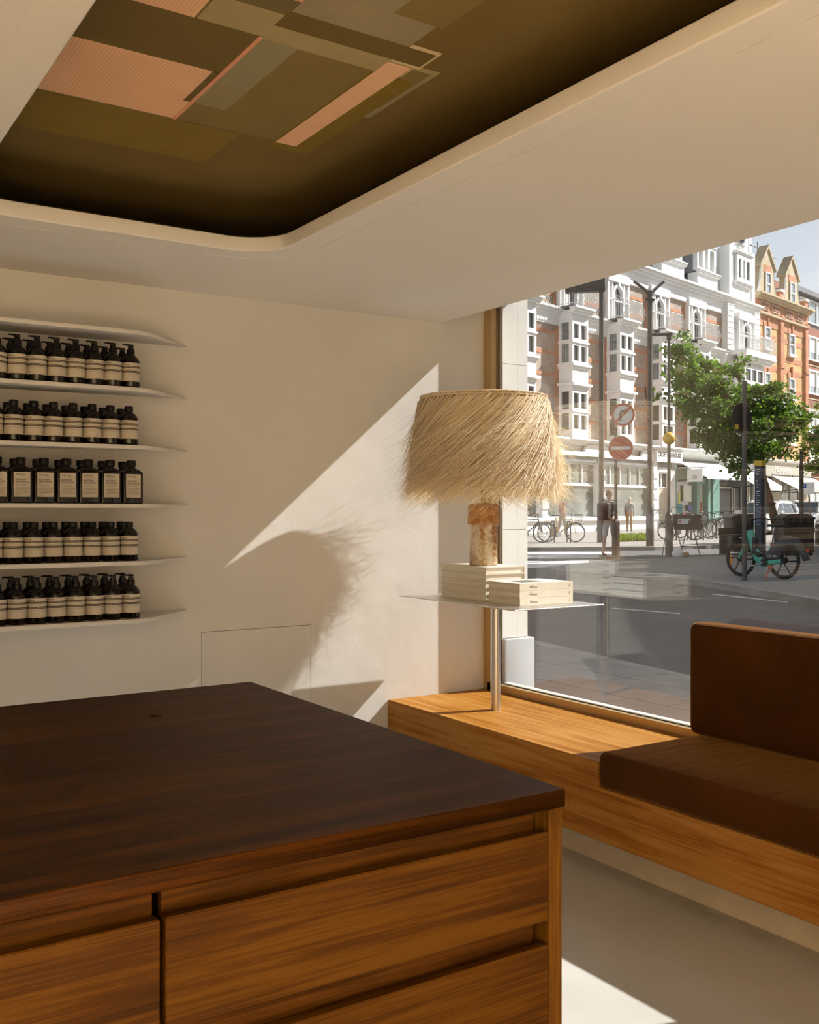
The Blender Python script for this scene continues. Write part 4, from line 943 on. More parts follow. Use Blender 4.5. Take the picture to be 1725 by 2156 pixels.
MB().prism([(11.7, 17.4), (14.9, 17.4), (14.45, 18.6), (14.2, 19.2), (13.3, 21.4), (12.4, 19.2), (12.15, 18.6)], 0.15, 0.7, fn=lambda a, b, c: (a, c, b)).build('carved_gable', M['render_white'], T)
MB().prism([(12.3, 19.0), (14.3, 19.0), (14.3, 19.25), (13.3, 21.6), (12.3, 19.25)], 0.02, 0.2, fn=lambda a, b, c: (a, c, b)).build('pediment', M['render_white'], T)
orn = MB(); ro = random.Random(8)
for i in range(34):
    a = ro.uniform(0, 2*PI); q = ro.uniform(0.2, 0.8); c = (13.3+q*math.cos(a), 0.10, 18.1+0.85*q*math.sin(a))
    orn.tube([(c[0]+0.12*math.cos(b), c[1], c[2]+0.14*math.sin(b)) for b in [a+PI*j/4 for j in range(6)]], 0.04, 5)
tag(orn.build('carved_ornament', M['render_white'], T), kind='stuff')
MB().lathe([(0.22, -0.2), (0.22, 0.2)], 12, (13.3, 0.1, 18.1)).build('oculus', M['win_dark'], T)
sc_ = MB()
for sg in (-1, 1):                                               # side scrolls and stepped pinnacles
    sc_.tube([(gx+sg*x, 0.2, z) for x, z in ((1.15, 15.4), (1.3, 15.2), (1.5, 15.3), (1.52, 15.9), (1.38, 17.0), (1.3, 18.0), (1.1, 19.0))], [0.07, 0.1, 0.12, 0.12, 0.11, 0.1, 0.08], 8)
    sc_.box(gx+sg*1.55-0.22, gx+sg*1.55+0.22, 0.0, 0.6, 14.3, 17.5)
    for k in range(5): sc_.box(gx+sg*1.35-0.17+0.02*k, gx+sg*1.35+0.17-0.02*k, 0.1, 0.5, 17.5+k*0.6, 17.5+k*0.6+0.45)
sc_.build('scroll', M['render_white'], T, smooth=True)
# ---- shop fronts of the terrace
cornice(T, XA, XB, 4.62, 0.30, 0.55, y=0.1); fb(T, 'shop_fascia', M['render_white'], (XA, XB, 0.10, 0.5, 4.05, 4.65)); fb(T, 'lintel', M['lead'], (XA, 4.3, -0.12, 0.3, 3.80, 4.08))
fb(T, 'shop_interior', M['shop_dark'], (XA, XB, 1.6, 1.7, 0.3, 4.0)); 
for x in (-7.6, -2.85, 2.45): 
    pl = fb(T, 'pilaster', M['render_white'], (x-0.2, x+0.2, -0.18, 0.4, 0.4, 4.65)); fb(pl, 'pilaster_block', M['render_white'], *[(x-0.26, x+0.26, -0.24, -0.17, 0.45+0.55*k, 0.45+0.55*k+0.28) for k in range(6)])
for x0, x1, nb in ((-12.3, -7.8, 4), (-7.4, -3.05, 4), (-2.65, 2.25, 5)):
    fb(T, 'stall_riser', M['render_white'], (x0+0.1, x1-0.1, -0.12, 0.4, 0.40, 0.98), bevel=0.03); fb(T, 'shop_sill', M['render_white'], (x0, x1, -0.26, 0.3, 0.96, 1.14), bevel=0.03)
    win(T, x0, x1, 2.72, 3.80, 0.05, nb, 1, 0.08, pane='shop_glass', dep=0.12, bars=0.035); win(T, x0, x1, 1.12, 2.74, 0.05, 1, 1, 0.07, pane='shop_glass', dep=0.12)
    # swept white name board above the lintel
    sgn = MB().prism([(x0, 4.10), (x1, 4.10), (x1, 4.68), (x1-0.9, 4.68), (x1-1.15, 4.55), (x1-1.3, 4.3), (x0+1.3, 4.3), (x0+1.15, 4.55), (x0+0.9, 4.68), (x0, 4.68)], -0.22, -0.08, fn=lambda a, b, c: (a, c, b)); sgn.build('name_board', M['render_white'], T)
# entrance with the house name
fb(T, 'door_case', M['render_white'], (2.65, 2.95, -0.1, 0.4, 0.4, 4.0), (4.25, 4.75, -0.1, 0.4, 0.4, 4.0), (2.65, 4.75, -0.1, 0.4, 3.55, 4.05)); win(T, 2.95, 4.25, 2.7, 3.55, 0.1, 2, 1, 0.07)
dd = fb(T, 'door', M['greige'], (2.95, 4.25, 0.12, 0.2, 0.42, 2.7)); fb(dd, 'letter_box', M['iron_white'], (3.45, 3.75, 0.10, 0.12, 1.2, 1.28))
nb_ = fb(T, 'name_board', M['render_white'], (2.3, 5.1, -0.34, -0.2, 4.08, 4.72))
link_mesh('lettering', place(text_mesh('CROFTON HOUSE', 0.36, M['lettering_black'], bold=0.006, xscale=0.84), lambda v: (2.42+v.x, -0.352, 4.36+v.y)), nb_)
link_mesh('lettering', place(text_mesh('1-2', 0.26, M['lettering_black']), lambda v: (1.72+v.x, -0.232, 4.14+v.y)), nb_)
link_mesh('lettering', place(text_mesh('PORTERS', 0.16, M['lettering_black'], xscale=0.9), lambda v: (2.95+v.x, -0.352, 4.14+v.y)), nb_) if False else None
# green shop with a white awning
fb(T, 'shop_wall', M['teal_paint'], (4.75, 5.0, -0.05, 0.4, 0.4, 4.0), (7.25, 7.6, -0.1, 0.4, 0.4, 4.0), (8.6, 8.9, -0.1, 0.4, 0.4, 4.0), (9.1, 9.95, -0.15, 0.4, 0.4, 4.0), (7.6, 8.6, 0.0, 0.4, 3.0, 4.0), (5.0, 7.25, 0.0, 0.4, 0.4, 1.0))
win(T, 5.0, 7.25, 1.0, 3.9, 0.1, 1, 1, 0.08, pane='shop_glass', frame='teal_paint'); fb(T, 'door', M['blind'], (7.6, 8.6, 0.25, 0.3, 0.4, 3.0)); fb(T, 'door_poster', plain('poster_red', (0.5, 0.12, 0.08, 1), 0.7, var=0.4, vscale=4), (7.7, 8.45, 0.22, 0.25, 1.35, 2.0))
goods = [((0.75, 0.65, 0.1, 1), 5.45, 5.6, 1.9, 2.5), ((0.05, 0.25, 0.3, 1), 5.25, 5.85, 1.35, 1.85), ((0.65, 0.28, 0.25, 1), 5.95, 6.4, 1.05, 1.35), ((0.12, 0.15, 0.42, 1), 6.5, 6.95, 1.45, 1.8), ((0.8, 0.76, 0.68, 1), 6.35, 7.15, 1.05, 1.3), ((0.75, 0.75, 0.7, 1), 6.0, 6.9, 2.0, 2.9)]
for i, (c, a, b, z0, z1) in enumerate(goods): fb(T, 'window_display', plain('display_%d' % i, c, 0.7), (a, b, 0.06, 0.095, z0, z1))
def awning(parent, x0, x1, z0, z1, p, mat, drop=0.22):
    a = MB().add([(x0, 0.05, z1), (x1, 0.05, z1), (x1, -p, z0), (x0, -p, z0), (x0, 0.05, z1-0.03), (x1, 0.05, z1-0.03), (x1, -p+0.02, z0-0.03), (x0, -p+0.02, z0-0.03)],
                 [(0,3,2,1),(4,5,6,7),(0,1,5,4),(1,2,6,5),(2,3,7,6),(3,0,4,7)]).build('awning', M[mat], parent)
    fb(a, 'valance', M[mat], (x0, x1, -p-0.02, -p, z0-drop, z0+0.01)); m_ = MB()
    for x in (x0+0.15, x1-0.15): m_.bar((x, 0.05, z0-0.15), (x, -p+0.05, z0-0.02), 0.03, n=6)
    m_.bar((x0, 0.0, z1+0.06), (x1, 0.0, z1+0.06), 0.05, n=6); m_.build('awning_arm', M['iron_dark'], a)
    return a
awning(T, 5.2, 10.1, 3.30, 4.25, 1.75, 'canvas_white', 0.1)
fb(T, 'black_shopfront', M['black_paint'], (9.95, 13.4, 0.1, 0.4, 0.4, 4.0)); bs = fb(T, 'shop_sign', M['black_paint'], (10.2, 13.2, -0.02, 0.1, 2.95, 3.35)); 
link_mesh('lettering', place(text_mesh('THE MANOR', 0.30, M['lettering_white'], xscale=1.1), lambda v: (10.5+v.x, -0.03, 3.05+v.y)), bs) if False else None
win(T, 10.2, 12.1, 0.6, 2.9, 0.05, 1, 1, 0.1, pane='shop_glass', frame='greige'); win(T, 12.25, 13.3, 0.6, 3.9, 0.05, 1, 1, 0.1, pane='shop_glass', frame='greige')
fb(T, 'pilaster', M['greige'], (13.4, 13.9, -0.1, 0.4, 0.4, 4.4), (15.1, 15.6, -0.1, 0.4, 0.4, 4.4)); win(T, 13.9, 15.1, 0.5, 3.6, 0.08, 2, 1, 0.1, pane='shop_glass', frame='greige'); awning(T, 11.8, 15.6, 3.0, 3.9, 1.5, 'canvas_white', 0.3)

# ---- orange and yellow brick building
B = facade('brick_building', 'orange and yellow brick house with two stepped gables')
fb(B, 'brick_wall', M['brick_yellow'], (15.75, 24.0, 0.35, 9, 4.4, 14.2)); fb(B, 'back_block', M['brick_orange'], (15.70, 23.95, 1.2, 9, 0.3, 4.5))
for x0, x1 in ((15.70, 16.12), (19.45, 19.95), (23.55, 24.0)): fb(B, 'brick_pier', M['brick_orange'], (x0, x1, 0.18, 0.5, 4.4, 14.3)); fb(B, 'pier_cap', M['brick_orange'], (x0-0.06, x1+0.06, 0.1, 0.4, 14.1, 14.3), (x0-0.05, x1+0.05, 0.12, 0.4, 10.9, 11.05))
for z in (9.3, 10.6, 11.4, 12.6): fb(B, 'brick_band', M['brick_orange'], (15.8, 23.9, 0.33, 0.36, z, z+0.3))
fb(B, 'brick_band', M['brick_orange'], (15.8, 23.9, 0.31, 0.36, 13.35, 13.95)); cornice(B, 15.7, 24.0, 14.95, 0.35, 0.45, 'brick_buff', y=0.2); fb(B, 'frieze', M['brick_orange'], (15.7, 24.0, 0.22, 0.6, 14.2, 15.0)); fb(B, 'string_course', M['brick_buff'], (15.7, 24.0, 0.10, 0.4, 14.05, 14.18))
for x in (16.35, 18.05, 20.2, 21.95):
    p_ = fb(B, 'terracotta_panel', M['brick_buff'], (x, x+1.2, 0.16, 0.3, 14.35, 14.85)); fb(p_, 'panel_relief', M['brick_red'], (x+0.15, x+1.05, 0.13, 0.2, 14.45, 14.75))
for x in (17.15, 21.0):
    for z0, z1 in ((11.95, 13.35), (9.0, 10.4), (6.0, 7.6)):
        fb(B, 'window_head', M['brick_orange'], (x-0.15, x+1.05, 0.27, 0.4, z1, z1+0.35), (x+0.38, x+0.52, 0.2, 0.4, z1+0.1, z1+0.75)); win(B, x, x+0.9, z0, z1, 0.24, 1, 2, 0.09, pane='win_pale', dep=0.12, bars=0.04); fb(B, 'window_sill', M['render_white'], (x-0.12, x+1.02, 0.14, 0.4, z0-0.14, z0))
    # stepped dormer gable
    g = [(x-0.95, 15.3), (x+1.85, 15.3), (x+1.6, 15.7), (x+1.45, 16.3), (x+1.4, 17.0), (x+1.55, 17.15), (x+0.45, 18.5), (x-0.65, 17.15), (x-0.5, 17.0), (x-0.55, 16.3), (x-0.7, 15.7)]
    MB().prism(g, 0.3, 0.75, fn=lambda a, b, c: (a, c, b)).build('gable', M['brick_buff'], B); fb(B, 'gable_brick', M['brick_orange'], (x-0.1, x+1.0, 0.27, 0.4, 16.85, 17.3)); win(B, x+0.05, x+0.85, 15.35, 16.85, 0.20, 1, 2, 0.08, pane='win_pale', dep=0.08, bars=0.04)
    c = MB()
    for sg in (-1, 1): c.add([(x+0.45, yq, 18.45+k) for yq in (0.2, 0.85) for k in (0, 0.2)]+[(x+0.45+sg*1.2, yq, 17.05+k) for yq in (0.2, 0.85) for k in (0, 0.2)], [(0,1,3,2),(4,6,7,5),(0,4,5,1),(2,3,7,6),(1,5,7,3),(0,2,6,4)])
    c.build('gable_coping', M['brick_buff'], B)
    e = MB()
    for sg in (-1, 1): e.tube([(x+0.45+sg*a, 0.34, z) for a, z in ((1.5, 15.35), (1.25, 15.7), (1.05, 16.3), (0.98, 17.0))], 0.07, 6)
    e.build('gable_scroll', M['render_white'], B)
MB().prism([(0.9, 15.2), (4.2, 17.4), (8.9, 17.4), (8.9, 14.2), (0.9, 14.2)], 15.75, 23.9, fn=lambda a, b, c: (c, a, b)).build('roof', M['slate'], B)
for x in (19.6, 23.75): fb(B, 'parapet_pier', M['brick_orange'], (x-0.25, x+0.2, 0.2, 0.7, 15.3, 15.9)); fb(B, 'pier_coping', M['render_white'], (x-0.33, x+0.28, 0.12, 0.78, 15.9, 16.05))
ro_ = MB()
for a, b in (((16.6, 1.5, 17.4), (16.6, 1.5, 19.3)), ((18.8, 1.5, 17.2), (18.8, 1.5, 19.3)), ((15.3, 1.5, 18.9), (19.4, 1.5, 18.9)), ((15.3, 1.5, 18.2), (19.2, 1.5, 18.2)), ((15.6, 1.5, 17.4), (16.6, 1.5, 18.9))): ro_.bar(a, b, 0.035, n=5)
ro_.build('roof_rail', M['lead'], B); an = MB().bar((19.2, 1.4, 17.2), (19.2, 1.4, 18.9), 0.025, n=5).bar((18.8, 1.4, 18.5), (21.2, 1.4, 18.6), 0.02, n=5)
for k in range(6): an.bar((19.6+0.28*k, 1.15, 18.54), (19.6+0.28*k, 1.65, 18.54), 0.012, n=4)
an.build('aerial', M['lead'], B)
fb(B, 'shop_fascia', M['greige'], (15.75, 24.0, 0.0, 0.5, 3.7, 4.6)); cornice(B, 15.7, 24.0, 4.55, 0.25, 0.4, 'render_white', y=0.2)
link_mesh('lettering', place(text_mesh('Nagepaces', 0.62, M['lettering_white'], xscale=0.95), lambda v: (18.0+v.x, -0.03, 4.0+v.y)), B)
win(B, 16.2, 17.9, 0.5, 3.5, 0.1, 1, 1, 0.12, pane='shop_glass', frame='greige'); fb(B, 'shop_wall', M['greige'], (15.75, 16.2, 0, 0.4, 0.4, 3.7), (17.9, 19.2, 0.05, 0.4, 0.4, 3.7), (22.3, 24.0, 0.05, 0.4, 0.4, 3.7)); win(B, 19.2, 22.3, 0.5, 3.5, 0.1, 2, 1, 0.12, pane='shop_glass', frame='greige')
awning(B, 17.6, 20.6, 2.85, 3.75, 1.7, 'canvas_cream', 0.18); awning(B, 20.8, 24.4, 2.85, 3.75, 1.7, 'canvas_cream', 0.18)

# ---- red brick office block beyond
O = facade('office_block', 'red brick office block with wide windows at the end of the street')
fb(O, 'brick_wall', M['brick_red'], (24.05, 60, 1.0, 14, 0.4, 14.6)); fb(O, 'top_storey', M['lead'], (24.5, 60, 1.4, 13, 14.6, 16.9)); fb(O, 'roof_edge', M['lead'], (24.2, 60, 1.0, 14, 16.9, 17.25)); fb(O, 'chimney', M['brick_red'], (27.4, 29.5, 4, 6, 17.2, 18.6)); MB().lathe([(0.9, 0), (0.9, 1.2), (0.75, 1.8), (0.3, 2.2)], 14, (25.0, 6.5, 17.2)).build('roof_dome', M['lead'], O, smooth=True)
for z0 in (1.2, 4.2, 7.0, 9.8, 12.2):
    for x in (24.5, 29.5, 34.5): win(O, x, x+4.2, z0, z0+1.75, 0.84, 3, 1, 0.12, pane='win_pale', dep=0.15, blind=0.6)
    fb(O, 'string_course', M['brick_buff'], (24.05, 60, 0.96, 1.02, z0-0.35, z0-0.27))
win(O, 25.3, 30, 15.0, 16.7, 1.28, 3, 1, 0.1, pane='win_pale')

# ---- street on the right-hand side, out of the picture: the block that shades the near road
R_B = thing('corner_building', 'tall pale corner building that shades the road, right of the view', 'building', (30, 0, 0))
cb = MB().prism([(20.0, -24), (70, -24), (70, 23.0), (20.0, 10.8)], -0.2, 14.0); cb.build('walls', M['brick_buff'], R_B, off=R_B.location)
for k in range(4):
    for j in range(8):
        win(R_B, 0, 1.4, 0, 1.9, 0, 2, 2, 0.1) if False else fb(R_B, 'window', M['win_dark'], (-10.06, -9.98, -22+j*4, -20.4+j*4, 1.2+k*3.2, 3.0+k*3.2))
# ================================================================== STREET FURNITURE
M['post_grey'] = plain('post_grey', (0.12, 0.10, 0.088, 1), 0.45, metal=0.3)
M['black_metal'] = plain('black_metal', (0.018, 0.016, 0.015, 1), 0.45)
M['sign_white'] = plain('sign_white', (0.80, 0.80, 0.79, 1), 0.45); M['sign_red'] = plain('sign_red', (0.56, 0.065, 0.045, 1), 0.45)
M['yellow'] = plain('amber_yellow', (0.80, 0.50, 0.045, 1), 0.4); M['sign_blue'] = plain('sign_blue', (0.03, 0.10, 0.38, 1), 0.5)
M['rubber'] = plain('tyre_rubber', (0.025, 0.023, 0.022, 1), 0.8); M['chrome'] = plain('chrome', (0.62, 0.62, 0.63, 1), 0.2, metal=1.0)
M['bin_brown'] = plain('bin_brown_black', (0.030, 0.022, 0.018, 1), 0.5)
def facing(p): return math.atan2(p[1], p[0])-PI/2            # rotation that turns local -Y towards the camera's side
def disc(mb, r, y0, y1, z, n=36, r0=0.0, x=0.0):
    """round plate facing -Y"""
    if r0 <= 0: return mb.prism([(x+r*math.cos(2*PI*i/n), z+r*math.sin(2*PI*i/n)) for i in range(n)], y0, y1, fn=lambda a, b, c: (a, c, b))
    for i in range(n):
        a, b = 2*PI*i/n, 2*PI*(i+1)/n
        mb.prism([(x+r0*math.cos(a), z+r0*math.sin(a)), (x+r*math.cos(a), z+r*math.sin(a)), (x+r*math.cos(b), z+r*math.sin(b)), (x+r0*math.cos(b), z+r0*math.sin(b))], y0, y1, fn=lambda a_, b_, c_: (a_, c_, b_))
    return mb
# sign post with round signs
p = gp(1297, 1174); t = thing('sign_post', 'grey post carrying round no-entry and no-turn signs', 'sign post', p, facing(p))
MB().prism([(0.11*math.cos(PI/4*k+PI/8), 0.11*math.sin(PI/4*k+PI/8)) for k in range(8)], 0, 0.95).build('base_box', M['post_grey'], t)
MB().lathe([(0.11, 0.95), (0.05, 1.02)], 8).build('base_cap', M['post_grey'], t); MB().lathe([(0.042, 0.9), (0.042, 3.95)], 14).build('pole', M['post_grey'], t, smooth=True)
z1, z2 = 2.86, 3.72
def zz(py, D, base): return EYE+(CY-py)/FPX*D-base
D_ = depth(p); z1 = zz(944, D_, p.z); z2 = zz(874, D_, p.z); xo = 10/FPX*D_
s_ = disc(MB(), 0.315, -0.085, -0.07, z1, x=xo).build('no_entry_sign', M['sign_red'], t)
MB().box(xo-0.25, xo+0.25, -0.092, -0.084, z1-0.045, z1+0.045).build('white_bar', M['sign_white'], s_); disc(MB(), 0.322, -0.0855, -0.072, z1, r0=0.312, x=xo).build('rim', M['sign_white'], s_)
xo2 = 15/FPX*D_; s_ = disc(MB(), 0.30, -0.085, -0.07, z2, x=xo2).build('no_turn_sign', M['sign_white'], t)
disc(MB(), 0.302, -0.092, -0.084, z2, r0=0.245, x=xo2).build('red_ring', M['sign_red'], s_)
ar = MB().tube([(xo2-0.07, -0.088, z2-0.17), (xo2-0.07, -0.088, z2+0.03), (xo2-0.04, -0.088, z2+0.09), (xo2+0.06, -0.088, z2+0.09)], 0.028, 6).prism([(xo2+0.05, z2+0.01), (xo2+0.16, z2+0.09), (xo2+0.05, z2+0.17)], -0.092, -0.085, fn=lambda a, b, c: (a, c, b)); ar.build('arrow', M['black_metal'], s_)
q = 0.19; MB().add([(xo2+a*q+d*0.02, y, z2+a*q*1.0-d*0.02) for y in (-0.0945, -0.09) for a, d in ((-1, -1), (-1, 1), (1, 1), (1, -1))], [(0,1,2,3),(7,6,5,4),(0,4,5,1),(1,5,6,2),(2,6,7,3),(3,7,4,0)]).build('red_bar', M['sign_red'], s_)
# zebra-crossing beacon with lamp head
p = gp(1409, 1172); D_ = depth(p); t = thing('beacon_post', 'tall crossing beacon with a yellow globe', 'beacon', p, facing(p))
MB().prism([(0.10*math.cos(PI/3*k), 0.10*math.sin(PI/3*k)) for k in range(6)], 0, 1.12).build('base_box', M['post_grey'], t)
gh = zz(923, D_, p.z); top = zz(706, D_, p.z); MB().lathe([(0.10, 1.12), (0.045, 1.2), (0.045, gh-0.1), (0.036, gh), (0.036, top)], 12).build('pole', M['post_grey'], t, smooth=True)
MB().lathe([(0.168*math.sin(PI*i/14)+0.0005, gh-0.168*math.cos(PI*i/14)) for i in range(15)], 24).build('globe', M['yellow'], t, smooth=True)
MB().box(-0.45, 0.10, -0.10, 0.10, top, top+0.06).box(-0.06, 0.06, -0.06, 0.06, top-0.12, top).build('lamp_head', M['post_grey'], t, bevel=0.02)
# round sign seen from behind on a tall post
p = gp(1568, 1222); D_ = depth(p); t = thing('street_post', 'tall brown-grey post with the black back of a round sign', 'sign post', p, facing(p))
top = zz(802, D_, p.z); MB().lathe([(0.048, 0), (0.048, 0.02), (0.040, 0.02), (0.040, top)], 16).build('pole', M['post_grey'], t, smooth=True); MB().lathe([(0.085, 0.0), (0.085, 0.006)], 16).build('foot_plate', M['post_grey'], t)
zs = zz(880, D_, p.z); rot = math.radians(52)
def turn(o, a, x=0.0): o.rotation_euler = (0, 0, a); return o
s_ = disc(MB(), 0.265, 0.046, 0.056, zs).build('sign_back', M['black_metal'], t); turn(s_, rot)
disc(MB(), 0.27, 0.05, 0.062, zs, r0=0.25).build('sign_rim', M['post_grey'], s_); MB().box(-0.20, -0.11, 0.038, 0.047, zs-0.20, zs-0.12).build('yellow_sticker', M['yellow'], s_)
# street lamp column and camera column near the far kerb
p = gp(1267, 1142); D_ = depth(p); t = thing('lamp_column', 'dark lamp column with a broad box head near the far kerb', 'lamp post', p, facing(p))
top = zz(596, D_, p.z); MB().lathe([(0.16, 0), (0.16, 1.1), (0.10, 1.25), (0.085, top)], 14).build('column', M['post_grey'], t, smooth=True); MB().box(-1.3, 0.12, -0.16, 0.16, top-0.32, top+0.35).build('lamp_head', M['post_grey'], t, bevel=0.04)
br_ = MB().bar((0.15, -0.1, top-0.3), (0.22, -0.1, top+0.3), 0.04, n=6).build('bracket', M['sign_white'], t)
p = gp(1369, 1150); D_ = depth(p); t = thing('camera_column', 'dark column topped with two surveillance cameras', 'camera post', p, facing(p))
top = zz(612, D_, p.z); MB().lathe([(0.13, 0), (0.13, 1.2), (0.082, 1.3), (0.082, top)], 14).build('column', M['post_grey'], t, smooth=True)
for sg, l in ((-1, 0.42), (1, 0.35)):
    c = MB().tube([(0, 0, top-0.2), (sg*0.12, -0.05, top-0.02)], 0.05, 8); c.tube([(sg*0.10, -0.05, top-0.02), (sg*(0.10+l), -0.12, top+l*0.75)], [0.055, 0.05], 8); c.build('camera', M['post_grey'] if sg < 0 else M['chrome'], t, smooth=True)
MB().lathe([(0.14, 0), (0.17, 0.06), (0.14, 0.12)], 12, (0, 0, top-0.35)).build('bracket', M['post_grey'], t, smooth=True); MB().tube([(-0.12, -0.1, top-3.6), (-0.16, -0.12, top-3.2), (0.1, -0.14, top-3.2), (0.1, -0.12, top-3.6)], 0.03, 6).build('cable_loop', M['black_metal'], t, smooth=True)
# thin posts on the right
p = gp(1688, 1160); D_ = depth(p); t = thing('slim_post', 'slim dark post behind the right-hand bin', 'post', p); MB().lathe([(0.065, 0), (0.065, zz(950, D_, p.z)-0.4), (0.05, zz(950, D_, p.z)-0.38), (0.05, zz(950, D_, p.z))], 12).build('pole', M['post_grey'], t, smooth=True); MB().lathe([(0.08, 0), (0.08, 0.05)], 12).build('collar', M['post_grey'], t)
p = gp(1704, 1122); D_ = depth(p); t = thing('parking_sign', 'leaning post with a small white parking plate', 'sign', p, facing(p)); h_ = zz(1028, D_, p.z)
MB().bar((0.12, 0, 0), (-0.05, 0, h_+0.2), 0.035, n=8).build('pole', M['post_grey'], t); s_ = MB().box(-0.36, 0.24, -0.07, -0.05, h_-0.28, h_+0.28).build('plate', M['sign_white'], t); MB().box(-0.30, -0.12, -0.078, -0.068, h_, h_+0.2).build('blue_square', M['sign_blue'], s_)
link_mesh('lettering', place(text_mesh('P', 0.2, M['lettering_white']), lambda v: (-0.275+v.x, -0.081, h_+0.03+v.y)), s_)
p = gp(1722, 1148); t = thing('short_bollard', 'short dark bollard at the right edge of the street view', 'bollard', p); MB().lathe([(0.085, 0), (0.085, 0.62), (0.06, 0.70), (0.0, 0.71)], 12).build('post', M['post_grey'], t, smooth=True); MB().lathe([(0.089, 0.5), (0.089, 0.55)], 12).build('band', M['chrome'], t, smooth=True)
# wayfinding totem
p = on_ground(1600.5, 24.0); t = thing('wayfinding_totem', 'slim dark wayfinding totem with a yellow top', 'totem', p, facing(p)+math.radians(-28)); h_ = zz(970, 24.0, p.z)
MB().box(-0.10, 0.10, -0.10, 0.10, h_-0.13, h_).build('yellow_cap', M['yellow'], t)
MB().box(-0.085, 0.085, -0.085, 0.085, 0.0, h_-0.13).build('core', plain('totem_blue', (0.018, 0.022, 0.045, 1), 0.3), t)
for x, y in ((-0.09, -0.09), (-0.09, 0.09), (0.09, 0.09)): MB().box(x-0.012, x+0.012, y-0.012, y+0.012, 0, h_-0.13).build('edge_rail', M['chrome'], t)
tp = MB(); rq = random.Random(6)
for k in range(26):
    z = h_-0.22-k*0.052
    if k in (3, 4, 9): continue
    tp.box(-0.06, -0.06+rq.uniform(0.04, 0.12), -0.0868, -0.0855, z, z+0.016)
tag(tp.build('panel_text', M['lettering_white'], t), kind='stuff'); MB().box(-0.07, 0.07, -0.0875, -0.0855, 0.95, 1.35).build('map_panel', plain('map_blue', (0.09, 0.12, 0.22, 1), 0.4, var=0.6, vscale=18), t)
# dark bins
def bin_(px, D, w_, h, label, rz=0.0):
    p = on_ground(px, D); t = thing('litter_bin', label, 'bin', p, facing(p)+rz); a = w_/2
    MB().box(-a*0.94, a*0.94, -a*0.85, a*0.85, 0.0, 0.10).build('base', M['bin_brown'], t); MB().box(-a, a, -a*0.92, a*0.92, 0.10, h-0.16).build('cabinet', M['bin_brown'], t, bevel=0.015)
    MB().prism([(-a*1.06, h-0.16), (a*1.06, h-0.16), (a*1.06, h-0.10), (a*0.55, h), (-a*0.55, h), (-a*1.06, h-0.10)], -a*0.98, a*0.98, fn=lambda x, z, y: (x, y, z)).build('lid', M['bin_brown'], t)
    dr = MB().box(-a*0.9, a*0.9, -a*0.96, -a*0.92, 0.14, h-0.5).build('door', M['bin_brown'], t); MB().box(-a*0.7, a*0.7, -a*0.94, -a*0.90, h-0.42, h-0.24).build('slot', M['black_metal'], t); MB().lathe([(0.012, 0), (0.012, 0.02)], 8, (a*0.7, -a*0.97, 0.6)).build('lock', M['chrome'], dr)
bin_(1562, 30.0, 0.82, 1.12, 'dark litter bin behind the teal bicycle handlebar', 0.35); bin_(1672, 28.2, 0.84, 1.15, 'dark litter bin behind the teal bicycle saddle', 0.35)
p = gp(1523, 1167); t = thing('cable_box', 'low black service box with a small yellow sticker', 'service box', p, facing(p)+0.3); MB().box(-0.095, 0.095, -0.08, 0.08, 0, 0.62).build('box_body', M['black_metal'], t, bevel=0.01); MB().prism([(0.03, 0.42), (0.075, 0.42), (0.052, 0.47)], -0.084, -0.079, fn=lambda a, b, c: (a, c, b)).build('sticker', M['yellow'], t)
# folding road-sign frame with sandbag
p = gp(1434, 1171); D_ = depth(p); t = thing('folding_sign_frame', 'folded dark road sign hanging on a metal trestle', 'trestle sign', p, facing(p)); k = D_/FPX
def tx(px, py): return ((px-1434)*k, zz(py, D_, p.z))
fr_ = MB()
for (a, b, y0, y1) in (((1412, 1068), (1440, 1171), 0, -0.1), ((1448, 1068), (1473, 1170), 0, -0.1), ((1452, 1095), (1432, 1170), 0.05, 0.25), ((1412, 1068), (1396, 1171), 0.05, 0.3), ((1412, 1068), (1448, 1068), 0, 0), ((1433, 1149), (1466, 1151), -0.08, -0.08)):
    A, B_ = tx(*a), tx(*b); fr_.bar((A[0], y0, max(0.012, A[1])), (B_[0], y1, max(0.012, B_[1])), 0.013, n=6)
fr_.build('trestle', M['post_grey'], t)
for (x0, x1, y0, y1, nm) in ((1417, 1476, 1084, 1092, 'top_rail'), (1419, 1436, 1092, 1106, 'sign_panel'), (1455, 1475, 1084, 1106, 'sign_panel'), (1420, 1478, 1104, 1115, 'sign_panel')):
    A, B_ = tx(x0, y1), tx(x1, y0); MB().box(A[0], B_[0], -0.055, -0.04, A[1], B_[1]).build(nm, M['bin_brown'], t)
A, B_ = tx(1428, 1103), tx(1449, 1093); s_ = MB().box(A[0], B_[0], -0.07, -0.056, A[1], B_[1]).build('notice', M['sign_white'], t); MB().box(A[0]+0.03, A[0]+0.09, -0.073, -0.069, A[1]+0.03, A[1]+0.09).build('notice_mark', M['sign_red'], s_)
p = gp(1431, 1173); t = thing('sandbag', 'slumped pale sandbag at the foot of the trestle', 'sandbag', p, facing(p))
